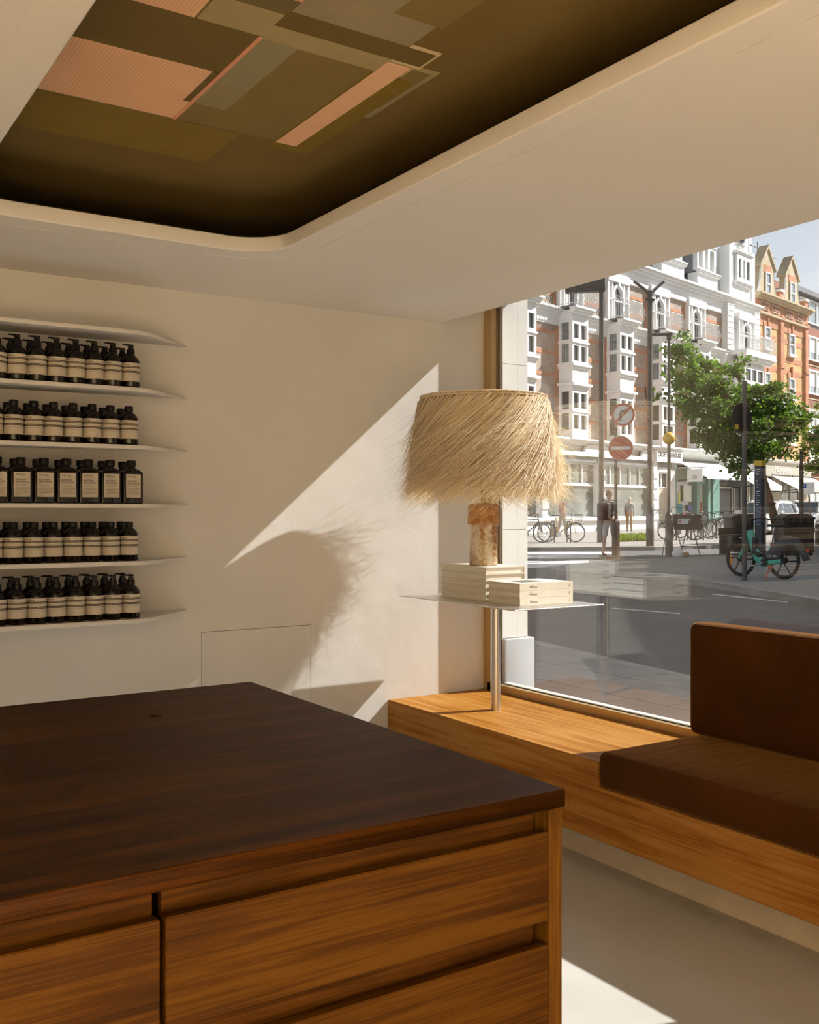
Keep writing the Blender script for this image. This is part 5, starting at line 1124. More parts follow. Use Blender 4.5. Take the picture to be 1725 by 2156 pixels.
def lump(name, mat, cx_, rx, ry, rz_, parent, seed):
    bm = bmesh.new(); bmesh.ops.create_icosphere(bm, subdivisions=3, radius=1.0); r_ = random.Random(seed)
    ph = [r_.uniform(0, 6) for _ in range(6)]
    for v in bm.verts:
        n_ = 1+0.14*math.sin(v.co.x*3+ph[0])+0.12*math.sin(v.co.y*4+ph[1])*math.cos(v.co.x*2+ph[2])
        v.co = Vector((cx_+v.co.x*rx*n_, v.co.y*ry*n_, max(0, (v.co.z+0.72)*rz_*n_)))
    me = bpy.data.meshes.new(name); bm.to_mesh(me); bm.free(); me.materials.append(mat); me.shade_smooth(); return link_mesh(name, me, parent)
lump('sack', M['sign_white'], -0.04, 0.17, 0.10, 0.12, t, 1); lump('sack_end', plain('hessian', (0.45, 0.29, 0.13, 1), 0.9), 0.15, 0.09, 0.09, 0.085, t, 2)
# hanging shop sign on a bracket (fixed to the terrace front)
hs_ = fb(T, 'hanging_sign', M['sign_white'], (5.05, 5.12, -1.55, -0.65, 3.05, 3.75)); fb(hs_, 'bracket', M['iron_white'], (5.06, 5.11, -1.75, 0.1, 3.80, 3.86), (5.06, 5.11, -1.5, -1.44, 3.7, 3.82), (5.06, 5.11, -0.8, -0.74, 3.7, 3.82)); fb(hs_, 'emblem', M['greige'], (5.035, 5.05, -1.22, -0.98, 3.18, 3.42))

# ================================================================== BICYCLES
def wheel(name, r, parent, loc, tyre_r=0.017, rim='chrome', spokes=18, sp_r=0.0016, rz=0.0):
    """wheel standing in the local XZ plane"""
    w_ = tag(empty(name, loc)); w_.parent = parent; w_.location = loc; w_.rotation_euler = (0, 0, rz)
    for nm, mt, rad, tr in (('tyre', M['rubber'], r-tyre_r, tyre_r), ('rim', M[rim], r-2.4*tyre_r, 0.011)):
        MB().tube([(rad*math.cos(2*PI*i/36), 0, rad*math.sin(2*PI*i/36)) for i in range(36)], tr, 8, closed=True).build(nm, mt, w_, smooth=True)
    s = MB()
    for i in range(spokes):
        a = 2*PI*i/spokes; s.bar((0.02*math.cos(a+1.2), 0.015*(-1)**i, 0.02*math.sin(a+1.2)), ((r-2.4*tyre_r)*math.cos(a), 0, (r-2.4*tyre_r)*math.sin(a)), sp_r, n=4)
    s.bar((0, -0.05, 0), (0, 0.05, 0), 0.02, n=8); tag(s.build('spokes', M['chrome'] if spokes > 10 else M['rubber'], w_), kind='stuff' if spokes > 10 else None)
    return w_
def city_bike(name, label, loc, rz, frame_mat, basket=False, group=None, rack=True):
    """local: front wheel towards +X, upright in the XZ plane"""
    t = thing(name, label, 'bicycle', loc, rz, group); R_w = 0.345; wb = 0.52
    wheel('wheel', R_w, t, (-wb, 0, R_w)); wheel('wheel', R_w, t, (wb, 0, R_w))
    H_, S_, B_, A_ = (wb-0.13, 0, 0.88), (-0.20, 0, 0.86), (-0.08, 0, 0.30), (-wb, 0, R_w)
    f = MB().bar(S_, (wb-0.15, 0, 0.83), 0.017, n=8).bar(B_, (wb-0.12, 0, 0.76), 0.019, n=8).bar(B_, S_, 0.017, n=8)
    for y in (-0.05, 0.05): f.bar((B_[0], y*0.6, B_[2]), (A_[0], y, A_[2]), 0.009, n=6).bar((S_[0], y*0.4, S_[2]-0.04), (A_[0], y, A_[2]), 0.008, n=6)
    f.bar((wb-0.12, 0, 0.72), (wb-0.145, 0, 0.92), 0.021, n=8); f.build('frame', frame_mat, t, smooth=True)
    k = MB()
    for y in (-0.05, 0.05): k.tube([(wb-0.12, y*0.7, 0.72), (wb-0.04, y, 0.52), (wb, y, R_w)], 0.011, 6)
    k.build('fork', frame_mat, t, smooth=True)
    MB().bar((wb-0.145, 0, 0.92), (wb-0.16, 0, 1.02), 0.014, n=6).tube([(wb-0.30, -0.28, 1.04), (wb-0.20, -0.20, 1.05), (wb-0.12, -0.05, 1.02), (wb-0.12, 0.05, 1.02), (wb-0.20, 0.20, 1.05), (wb-0.30, 0.28, 1.04)], 0.012, 6).build('handlebar', M['black_metal'], t, smooth=True)
    MB().prism([(-0.36, -0.075), (-0.20, -0.03), (-0.07, -0.018), (-0.07, 0.018), (-0.20, 0.03), (-0.36, 0.075)], 0.955, 0.995).bar((-0.21, 0, 0.85), (-0.225, 0, 0.96), 0.013, n=6).build('saddle', M['black_metal'], t, bevel=0.008)
    c = MB().lathe([(0.09, -0.004), (0.09, 0.004)], 18); c.v = [(x+B_[0], z-0.06, y+B_[2]) for x, y, z in c.v]
    c.bar((B_[0]-0.11, -0.09, B_[2]-0.13), (B_[0]+0.11, 0.09, B_[2]+0.13), 0.010, n=6).box(B_[0]+0.07, B_[0]+0.15, 0.08, 0.17, B_[2]+0.12, B_[2]+0.14).box(B_[0]-0.15, B_[0]-0.07, -0.17, -0.08, B_[2]-0.14, B_[2]-0.12); c.build('crank', M['chrome'], t)
    g = MB()
    for x0, a0, a1 in ((-wb, 0.55, 2.9), (wb, 0.9, 2.9)): g.tube([(x0+0.365*math.cos(a0+(a1-a0)*i/10), 0, R_w+0.365*math.sin(a0+(a1-a0)*i/10)) for i in range(11)], 0.014, 5)
    g.build('mudguard', M['black_metal'], t, smooth=True)
    if rack: MB().box(-0.80, -0.30, -0.06, 0.06, 0.735, 0.745).bar((-0.72, 0.05, 0.74), (-wb, 0.05, R_w), 0.006, n=5).bar((-0.72, -0.05, 0.74), (-wb, -0.05, R_w), 0.006, n=5).build('rack', frame_mat if basket else M['black_metal'], t)
    if basket:
        b = MB()
        for i in range(9):
            u = i/8
            for z in (0.80, 0.87, 0.94, 1.01): pass
            b.bar((0.48+0.26*u, -0.15, 0.78), (0.47+0.30*u, -0.17, 1.02), 0.004, n=4).bar((0.48+0.26*u, 0.15, 0.78), (0.47+0.30*u, 0.17, 1.02), 0.004, n=4)
        for z in (0.78, 0.84, 0.90, 0.96, 1.02): b.tube([(0.475, -0.16, z), (0.76, -0.16, z), (0.76, 0.16, z), (0.475, 0.16, z)], 0.005, 4, closed=True)
        tag(b.build('basket', M['post_grey'], t), kind='stuff')
    return t
M['yellow_frame'] = plain('yellow_frame', (0.74, 0.47, 0.05, 1), 0.35); M['teal_frame'] = plain('mint_frame', (0.10, 0.47, 0.34, 1), 0.4); M['coral'] = plain('coral_paint', (0.56, 0.14, 0.09, 1), 0.45)
SD = (FD.x, FD.y); SRZ = FRZ
p = gp(1182, 1141.5); city_bike('city_bicycle', 'yellow city bicycle with a wire basket at the far kerb', p, facing(p), M['yellow_frame'], True)
p = gp(1112, 1143); city_bike('city_bicycle', 'dark bicycle left of the yellow one by the stone pier', p, facing(p)+0.3, M['black_metal'], False, 'parked dark bicycles')
M['grey_frame'] = plain('grey_frame', (0.30, 0.31, 0.32, 1), 0.35); M['blue_frame'] = plain('blue_frame', (0.07, 0.10, 0.22, 1), 0.35); M['white_frame'] = plain('white_frame', (0.6, 0.6, 0.58, 1), 0.35)
for px, py, rz_, mt, lb in ((1434, 1137.5, 0.1, 'black_metal', 'black parked bicycle half hidden behind the trestle sign'), (1462, 1133, 0.15, 'grey_frame', 'grey parked bicycle farther back behind the trestle sign'), (1478, 1136, 0.9, 'black_metal', 'dark parked bicycle just right of the trestle sign'), (1494, 1134, 1.0, 'grey_frame', 'grey bicycle in the middle of the crowded stand'), (1511, 1130, 1.05, 'white_frame', 'pale bicycle in the crowded stand behind the service box'), (1530, 1127, 1.0, 'blue_frame', 'dark blue bicycle at the right end of the crowded stand')):
    p = gp(px, py); city_bike('city_bicycle', lb, p, facing(p)+rz_, M[mt], False, 'parked bicycles')
for i, (px, py) in enumerate(((1164, 1141), (1198, 1142), (1421, 1137), (1452, 1137), (1478, 1137), (1505, 1134))):
    p = gp(px, py); MBs = MB().tube([(-0.3, 0, 0), (-0.3, 0, 0.6), (-0.22, 0, 0.75), (0.22, 0, 0.75), (0.3, 0, 0.6), (0.3, 0, 0)], 0.025, 8)
    o = MBs.build('bicycle_stand', M['post_grey'], None, smooth=True, base=(0, 0, 0)); o.location = p; o.rotation_euler = (0, 0, facing(p)+PI/2+0.2)
    tag(o, 'dark hooped bicycle stand %s' % ('under the yellow bicycle saddle', 'under the yellow bicycle front wheel', 'behind the beacon base', 'behind the trestle sign', 'just right of the trestle sign', 'in the crowded bicycle rack')[i], 'bicycle stand', 'hooped bicycle stands')
# ---- the mint hire bicycle on the island
pf_, pr_ = gp(1560, 1213.5), gp(1651, 1219.5)
ax_ = (pf_-pr_); Lw = ax_.length; mid = (pf_+pr_)/2
t = thing('hire_bicycle', 'mint green electric hire bicycle on its coral stand', 'bicycle', mid, math.atan2(ax_.y, ax_.x)); wb = Lw/2; Rw = 0.335
for x in (-wb, wb):
    w_ = wheel('wheel', Rw, t, (x, 0, Rw+0.0), 0.024, 'rubber', 6, 0.012)
    MB().tube([((Rw-0.052)*math.cos(2*PI*i/36), -0.012, (Rw-0.052)*math.sin(2*PI*i/36)) for i in range(36)], 0.006, 6, closed=True).build('rim_edge', M['greige'], w_, smooth=True)
    lh = MB().lathe([(0.055, -0.05), (0.06, 0), (0.055, 0.05)], 16); lh.v = [(a, c, b) for a, b, c in lh.v]; lh.build('hub', M['rubber'], w_, smooth=True)
def slabbar(pts, w_, y):
    """flat-sided tube along a path in the XZ plane: width w_, half thickness y"""
    mb = MB(); L_, R__ = [], []
    for i, (x, z) in enumerate(pts):
        a = pts[max(0, i-1)]; b = pts[min(len(pts)-1, i+1)]; d = Vector((b[0]-a[0], b[1]-a[1])).normalized(); n_ = Vector((-d.y, d.x)); ww = w_[i] if hasattr(w_, '__len__') else w_
        L_.append((x+n_.x*ww/2, z+n_.y*ww/2)); R__.append((x-n_.x*ww/2, z-n_.y*ww/2))
    return mb.prism(R__+L_[::-1], -y, y, fn=lambda a, b, c: (a, c, b))
BB = (-0.10, 0.29)
slabbar([(wb-0.20, 0.86), (wb-0.26, 0.68), (0.10, 0.36), (BB[0]+0.06, 0.27), (BB[0]-0.03, 0.27)], [0.13, 0.12, 0.12, 0.15, 0.13], 0.04).build('frame', M['teal_frame'], t, bevel=0.015)
slabbar([(BB[0], 0.27), (-wb+0.02, Rw-0.01)], [0.09, 0.07], 0.06).build('chainstay', M['teal_frame'], t, bevel=0.012); slabbar([(BB[0]-0.02, 0.32), (-0.22, 0.58)], [0.09, 0.06], 0.03).build('seat_tube', M['teal_frame'], t, bevel=0.012)
for y in (-0.055, 0.055): MB().tube([(wb-0.18, y*0.8, 0.70), (wb-0.08, y, 0.48), (wb, y, Rw)], [0.028, 0.024, 0.02], 8).build('fork_blade', M['teal_frame'], t, smooth=True)
slabbar([(wb-0.32, 0.74), (0.14, 0.46), (0.02, 0.40)], [0.08, 0.10, 0.09], 0.045).build('battery', M['black_metal'], t, bevel=0.012)
cb_ = MB().prism([(-0.06, 0.34), (-0.30, 0.66), (-0.50, 0.78), (-0.74, 0.74), (-0.93, 0.50), (-0.98, 0.36), (-0.90, 0.34), (-0.82, 0.50), (-0.70, 0.62), (-0.56, 0.60), (-0.40, 0.34)], -0.055, 0.055, fn=lambda a, b, c: (a, c, b)); 
cb_.build('rear_guard', plain('guard_grey', (0.06, 0.056, 0.055, 1), 0.45), t, bevel=0.012); MB().box(-0.975, -0.945, -0.03, 0.03, 0.50, 0.56).build('tail_light', M['sign_red'], t)
link_mesh('lettering', place(text_mesh('432 480', 0.06, M['lettering_white']), lambda v: (-0.16-v.x, 0.0565, 0.385+v.y)), t)
MB().bar((-0.215, 0, 0.57), (-0.28, 0, 0.93), 0.016, n=8).build('seat_post', M['chrome'], t, smooth=True); MB().lathe([(0.032, 0), (0.032, 0.07)], 12, (-0.22, 0, 0.575)).build('seat_clamp', M['coral'], t, smooth=True)
MB().prism([(-0.44, -0.08), (-0.26, -0.04), (-0.12, -0.02), (-0.12, 0.02), (-0.26, 0.04), (-0.44, 0.08)], 0.93, 0.975).build('saddle', M['black_metal'], t, bevel=0.012)
MB().bar((wb-0.20, 0, 0.86), (wb-0.24, 0, 1.06), 0.022, n=8).tube([(wb-0.42, 0.30, 1.06), (wb-0.30, 0.26, 1.09), (wb-0.22, 0.08, 1.07), (wb-0.22, -0.08, 1.07), (wb-0.30, -0.26, 1.09), (wb-0.42, -0.30, 1.06)], 0.015, 8).build('handlebar', M['black_metal'], t, smooth=True)
MB().box(wb-0.02, wb+0.36, -0.20, 0.20, 0.76, 0.78).box(wb+0.34, wb+0.36, -0.20, 0.20, 0.78, 0.90).bar((wb-0.16, 0, 0.72), (wb+0.1, 0, 0.77), 0.02, n=6).build('front_rack', M['black_metal'], t); MB().box(wb+0.05, wb+0.20, -0.207, -0.20, 0.70, 0.75).build('number_plate', M['sign_white'], t)
c = MB(); 
for y in (-0.06, 0.06): c.lathe([(0.07, -0.008), (0.07, 0.008)], 16)
c = MB().lathe([(0.075, -0.07), (0.075, 0.07)], 16); c.v = [(x+BB[0], z, y+BB[1]) for x, y, z in c.v]; c.build('motor', M['black_metal'], t, smooth=True)
MB().bar((BB[0], 0.08, BB[1]), (BB[0]+0.15, 0.08, BB[1]-0.06), 0.011, n=6).box(BB[0]+0.11, BB[0]+0.20, 0.08, 0.18, BB[1]-0.075, BB[1]-0.055).bar((BB[0], -0.08, BB[1]), (BB[0]-0.15, -0.08, BB[1]+0.06), 0.011, n=6).box(BB[0]-0.20, BB[0]-0.11, -0.18, -0.08, BB[1]+0.055, BB[1]+0.075).build('crank', M['chrome'], t)
k_ = MB().lathe([(0.05, 0.17), (0.05, 0.24)], 12, (BB[0]-0.09, 0, 0))
for sg in (-1, 1): k_.tube([(BB[0]-0.09, 0, 0.20), (BB[0]-0.09, sg*0.06, 0.13), (BB[0]-0.10, sg*0.13, 0.08), (BB[0]-0.12, sg*0.16, 0.015), (BB[0]-0.14, sg*0.20, 0.012)], 0.014, 8)
k_.build('kickstand', M['coral'], t, smooth=True); o = MB().prism([(0.13*0.4*math.cos(2*PI*i/12), 0.09*math.sin(2*PI*i/12)) for i in range(12)], -0.006, 0.006, fn=lambda a, b, c: (wb+0.22+a*0.6, c, Rw-0.03+b)); o.build('reflector', plain('orange_reflector', (0.8, 0.27, 0.02, 1), 0.3), t)

# ================================================================== CARS
M['car_white'] = plain('car_white', (0.78, 0.77, 0.74, 1), 0.25, coat=0.5); M['car_grey'] = plain('car_silver', (0.42, 0.43, 0.44, 1), 0.25, metal=0.4, coat=0.5); M['car_glass'] = plain('car_glass', (0.05, 0.065, 0.075, 1), 0.05, spec=0.9); M['car_black'] = plain('car_trim', (0.02, 0.02, 0.02, 1), 0.5)
def car(label, loc, rz, body, L_=4.1, W_=1.8, H_=1.58):
    """local: nose towards -X"""
    t = thing('parked_car', label, 'car', loc, rz); a, w2 = L_/2, W_/2
    low = [(-a, 0.34), (-a+0.04, 0.66), (-a+0.12, 0.80), (-a+0.55, 0.92), (-a+1.02, 1.0), (a-0.25, 1.02), (a-0.06, 0.90), (a, 0.55), (a-0.03, 0.30), (a-0.40, 0.24)]
    def arch(cx_): return [(cx_+0.36*math.cos(th), 0.30+0.36*math.sin(th)) for th in [PI*i/8 for i in range(9)]]
    poly = low+arch(a-0.80)+arch(-a+0.80)+[(-a+0.40, 0.24)]
    MB().prism(poly[::-1], -w2, w2, fn=lambda x, z, y: (x, y, z)).build('body', body, t, bevel=0.05, seg=3)
    base = [(-a+0.98, 0.98), (-a+1.62, 1.50), (-a+2.0, 1.57), (a-0.85, 1.57), (a-0.35, 1.45), (a-0.12, 1.0)]
    n_ = len(base); vs = []
    for s in (-1, 1):
        for x, z in base: vs.append((x, s*(w2-0.06-0.26*max(0, z-1.0)), z*H_/1.58))
    MB().add(vs, [tuple(range(n_)), tuple(range(2*n_-1, n_-1, -1))]+[(i, n_+i, n_+(i+1) % n_, (i+1) % n_) for i in range(n_)]).build('cabin', body, t, bevel=0.03, seg=2)
    def pane(nm, quad, s):
        p0 = [(x, s*(w2-0.052-0.26*max(0, z-1.0)), z*H_/1.58) for x, z in quad]; q0 = [(x, y-s*0.012, z) for x, y, z in p0]; m_ = len(p0)
        MB().add(p0+q0, [tuple(range(m_)), tuple(range(2*m_-1, m_-1, -1))]+[(i, m_+i, m_+(i+1) % m_, (i+1) % m_) for i in range(m_)]).build(nm, M['car_glass'], t)
    for s in (-1, 1):
        pane('side_window', [(-a+1.22, 1.04), (-a+1.68, 1.44), (-a+2.02, 1.48), (-a+2.10, 1.04)], s); pane('side_window', [(-a+2.16, 1.04), (-a+2.10, 1.48), (a-1.15, 1.47), (a-1.02, 1.04)], s); pane('side_window', [(a-0.96, 1.04), (a-1.08, 1.46), (a-0.72, 1.40), (a-0.45, 1.06)], s)
        MB().box(-a+1.12, -a+1.34, *(sorted((s*(w2-0.02), s*(w2+0.18)))), 1.0, 1.15).build('mirror', body, t, bevel=0.03)
        MB().box(-a+1.9, a-1.0, *(sorted((s*(w2-0.28), s*(w2-0.25)))), 1.575*H_/1.58, 1.63*H_/1.58).build('roof_rail', M['chrome'], t)
        MB().box(-a+0.03, -a+0.30, *(sorted((s*(w2-0.42), s*(w2+0.004)))), 0.68, 0.82).build('headlight', M['sign_white'], t, bevel=0.03); MB().box(a-0.16, a+0.005, *(sorted((s*(w2-0.3), s*(w2+0.004)))), 0.72, 0.90).build('tail_light', M['sign_red'], t)
        MB().box(-a+0.45, a-0.45, *(sorted((s*(w2-0.02), s*(w2+0.012)))), 0.24, 0.34).build('sill', M['car_black'], t)
    ws = [(-a+1.03, 1.03), (-a+1.57, 1.47)]; m2 = MB()
    y0, y1 = w2-0.16, w2-0.26; m2.add([(ws[0][0], -y0, ws[0][1]+0.02), (ws[0][0], y0, ws[0][1]+0.02), (ws[1][0], y1, ws[1][1]+0.035), (ws[1][0], -y1, ws[1][1]+0.035), (ws[0][0]+0.03, -y0, ws[0][1]), (ws[0][0]+0.03, y0, ws[0][1]), (ws[1][0]+0.03, y1, ws[1][1]), (ws[1][0]+0.03, -y1, ws[1][1])], [(0,3,2,1),(4,5,6,7),(0,1,5,4),(1,2,6,5),(2,3,7,6),(3,0,4,7)]); m2.build('windscreen', M['car_glass'], t)
    MB().box(-a-0.01, -a+0.06, -0.55, 0.55, 0.42, 0.60).build('grille', M['car_black'], t)
    for x in (-a+0.80, a-0.80):
        for s in (-1, 1):
            w_ = empty('wheel', (x, s*(w2-0.11), 0.32)); w_.parent = t; w_.location = (x, s*(w2-0.11), 0.32)
            ty = MB().lathe([(0.22, -0.10), (0.30, -0.105), (0.32, -0.08), (0.32, 0.08), (0.30, 0.105), (0.22, 0.10)], 24); ty.v = [(b_x, b_z, b_y) for b_x, b_y, b_z in ty.v]; ty.build('tyre', M['rubber'], w_, smooth=True)
            rm = MB().lathe([(0.05, 0.112*1), (0.06, 0.112)], 10)
            for i in range(10): rm.box(-0.012, 0.012, 0.0, 0.215, 0.098, 0.11); rm.v[-8:] = [(x_*math.cos(2*PI*i/10)-y_*math.sin(2*PI*i/10), x_*math.sin(2*PI*i/10)+y_*math.cos(2*PI*i/10), z_) for x_, y_, z_ in rm.v[-8:]]
            rm.tube([(0.215*math.cos(2*PI*i/24), 0.215*math.sin(2*PI*i/24), 0.10) for i in range(24)], 0.018, 6, closed=True); rm.v = [(x_, s*z_, y_) for x_, y_, z_ in rm.v]; rm.build('alloy', M['chrome'], w_)
    return t
p = gp(1614, 1128, 0.0); car('white hatchback parked behind the totem and leaning tree', (p.x, p.y, p.z), SRZ+0.02, M['car_white'])
p2 = gp(1752, 1128, 0.0); p2 = Vector((p.x, p.y, 0))+Vector((SD[0], SD[1], 0))*4.9; car('silver car parked behind the white hatchback at the right edge', (p2.x, p2.y, gz(depth(p2))), SRZ+0.02, M['car_grey'])

# ================================================================== TREES
M['leaf'] = fibre('tree_leaf', (0.085, 0.17, 0.022, 1), (0.20, 0.36, 0.03, 1), 0.35, 0.55); M['leaf2'] = fibre('tree_leaf_yellow', (0.15, 0.22, 0.03, 1), (0.30, 0.40, 0.04, 1), 0.4, 0.45); M['bark'] = plain('bark', (0.22, 0.13, 0.075, 1), 0.9, var=0.4, vscale=9, bump=0.5, bscale=30)
def tree(label, base, trunk, blobs, n_leaf, size, leaf, seed):
    t = thing('street_tree', label, 'tree', base); R_ = random.Random(seed); b = Vector(base)
    MB().tube([tuple(Vector(q)-b) for q, r in trunk], [r for q, r in trunk], 10).build('trunk', M['bark'], t, smooth=True)
    br = MB(); tip = Vector(trunk[-1][0])
    for c, rx, rz_ in blobs:
        st = tip.lerp(Vector(trunk[-2][0]), R_.uniform(0, 0.5)); c = Vector(c); mid_ = st.lerp(c, 0.5)+Vector((0, 0, R_.uniform(0.0, 0.25)))
        br.tube([tuple(st-b), tuple(mid_-b), tuple(c-b)], [0.05, 0.03, 0.012], 6)
        for _ in range(4):
            e = c+Vector((R_.uniform(-1, 1)*rx, R_.uniform(-1, 1)*rx, R_.uniform(-.7, .7)*rz_)); br.bar(tuple(mid_.lerp(c, 0.6)-b), tuple(e-b), 0.014, 0.004, n=4)
    br.build('branches', M['bark'], t, smooth=True)
    lf = MB(); tot = sum(rx*rx*rz_ for c, rx, rz_ in blobs)
    for c, rx, rz_ in blobs:
        k = int(n_leaf*rx*rx*rz_/tot)
        sub = [Vector((R_.gauss(0, .45)*rx, R_.gauss(0, .45)*rx, R_.gauss(0, .42)*rz_)) for _ in range(max(6, k//55))]
        for i in range(k):
            o = R_.choice(sub)+Vector((R_.gauss(0, .13), R_.gauss(0, .13), R_.gauss(0, .075)))
            pc = Vector(c)+o-b; s = size*R_.uniform(0.6, 1.15)
            d = Vector((R_.uniform(-1, 1), R_.uniform(-1, 1), R_.uniform(-0.9, 0.2))).normalized(); u = d.cross(Vector((R_.uniform(-1, 1), R_.uniform(-1, 1), R_.uniform(-1, 1)))).normalized()
            lf.add([pc, pc+d*s*0.55+u*s*0.45, pc+d*s, pc+d*s*0.55-u*s*0.45], [(0, 1, 2, 3)])
    tag(lf.build('foliage', M[leaf], t), kind='stuff')
def TP(px, py, D): return tuple(at_depth(px, py, D))
g0 = on_ground(1641, 30.5); trk = [((g0.x, g0.y, g0.z-0.02), 0.15), (TP(1640, 1130, 30.4), 0.135), (TP(1628, 1080, 30.2), 0.12), (TP(1612, 1020, 30.0), 0.10), (TP(1598, 970, 29.9), 0.085), (TP(1588, 900, 29.8), 0.06)]
bl = [(TP(1432, 745, 29.6), 0.42, 0.55), (TP(1450, 800, 30), 0.55, 0.42), (TP(1480, 772, 30.4), 0.5, 0.4), (TP(1510, 815, 29.4), 0.65, 0.45), (TP(1468, 850, 29.2), 0.65, 0.4), (TP(1545, 775, 30), 0.45, 0.3), (TP(1560, 850, 30.5), 0.8, 0.5), (TP(1520, 880, 29.4), 0.75, 0.45), (TP(1580, 900, 29.3), 0.8, 0.5),
      (TP(1610, 820, 30.2), 0.6, 0.35), (TP(1640, 850, 29.8), 0.6, 0.3), (TP(1620, 880, 30), 0.75, 0.42), (TP(1660, 905, 30.4), 0.6, 0.3), (TP(1530, 935, 29.5), 0.7, 0.35), (TP(1585, 950, 29.6), 0.7, 0.36), (TP(1560, 985, 29.4), 0.45, 0.22), (TP(1490, 920, 30), 0.5, 0.3), (TP(1635, 945, 30.2), 0.5, 0.28), (TP(1695, 880, 30.4), 0.5, 0.26), (TP(1400, 830, 30), 0.22, 0.2), (TP(1415, 775, 29.6), 0.2, 0.16), (TP(1720, 915, 30), 0.4, 0.2), (TP(1470, 800, 31), 0.5, 0.4)]
tree('leaning street tree with dense green crown behind the tall post', tuple(g0), trk, bl, 19000, 0.125, 'leaf', 12)
g1 = on_ground(1765, 36.0); trk = [((g1.x, g1.y, g1.z-0.02), 0.13), (TP(1763, 1080, 36), 0.11), (TP(1760, 1010, 36), 0.09), (TP(1755, 960, 36), 0.06)]
tree('yellow-green street tree at the right edge of the window', tuple(g1), trk, [(TP(1735, 950, 36), 0.75, 0.5), (TP(1718, 985, 36), 0.5, 0.35), (TP(1770, 900, 36), 0.9, 0.7), (TP(1775, 980, 36), 0.7, 0.5), (TP(1712, 935, 36.4), 0.35, 0.3)], 4200, 0.12, 'leaf2', 5)
# planted bed at the kerb
bed = [gp(1304, 1141), gp(1374, 1139), gp(1374, 1133), gp(1304, 1134)]; pb_ = thing('flower_bed', 'low bed of yellow-green plants at the far kerb', 'flower bed', tuple((bed[0]+bed[2])/2)); ob = Vector(pb_.location)
MB().add([tuple(v-ob+Vector((0, 0, 0.03))) for v in bed]+[tuple(v-ob-Vector((0, 0, 0.02))) for v in bed], [(0,1,2,3),(7,6,5,4),(0,4,5,1),(1,5,6,2),(2,6,7,3),(3,7,4,0)]).build('soil', plain('soil', (0.12, 0.085, 0.05, 1), 0.95), pb_)
pl_ = MB(); R_ = random.Random(9)
for i in range(1500):
    u, v = R_.random(), R_.random(); q = bed[0].lerp(bed[1], u).lerp(bed[3].lerp(bed[2], u), v)-ob+Vector((0, 0, 0.03)); h_ = R_.uniform(0.06, 0.22); d = Vector((R_.gauss(0, 0.07), R_.gauss(0, 0.07), h_)); s = Vector((R_.uniform(-1, 1), R_.uniform(-1, 1), 0)).normalized()*0.018
    pl_.add([q-s, q+s, q+d+s*0.4, q+d-s*0.4], [(0, 1, 2, 3)])
tag(pl_.build('plants', M['leaf2'], pb_), kind='stuff')

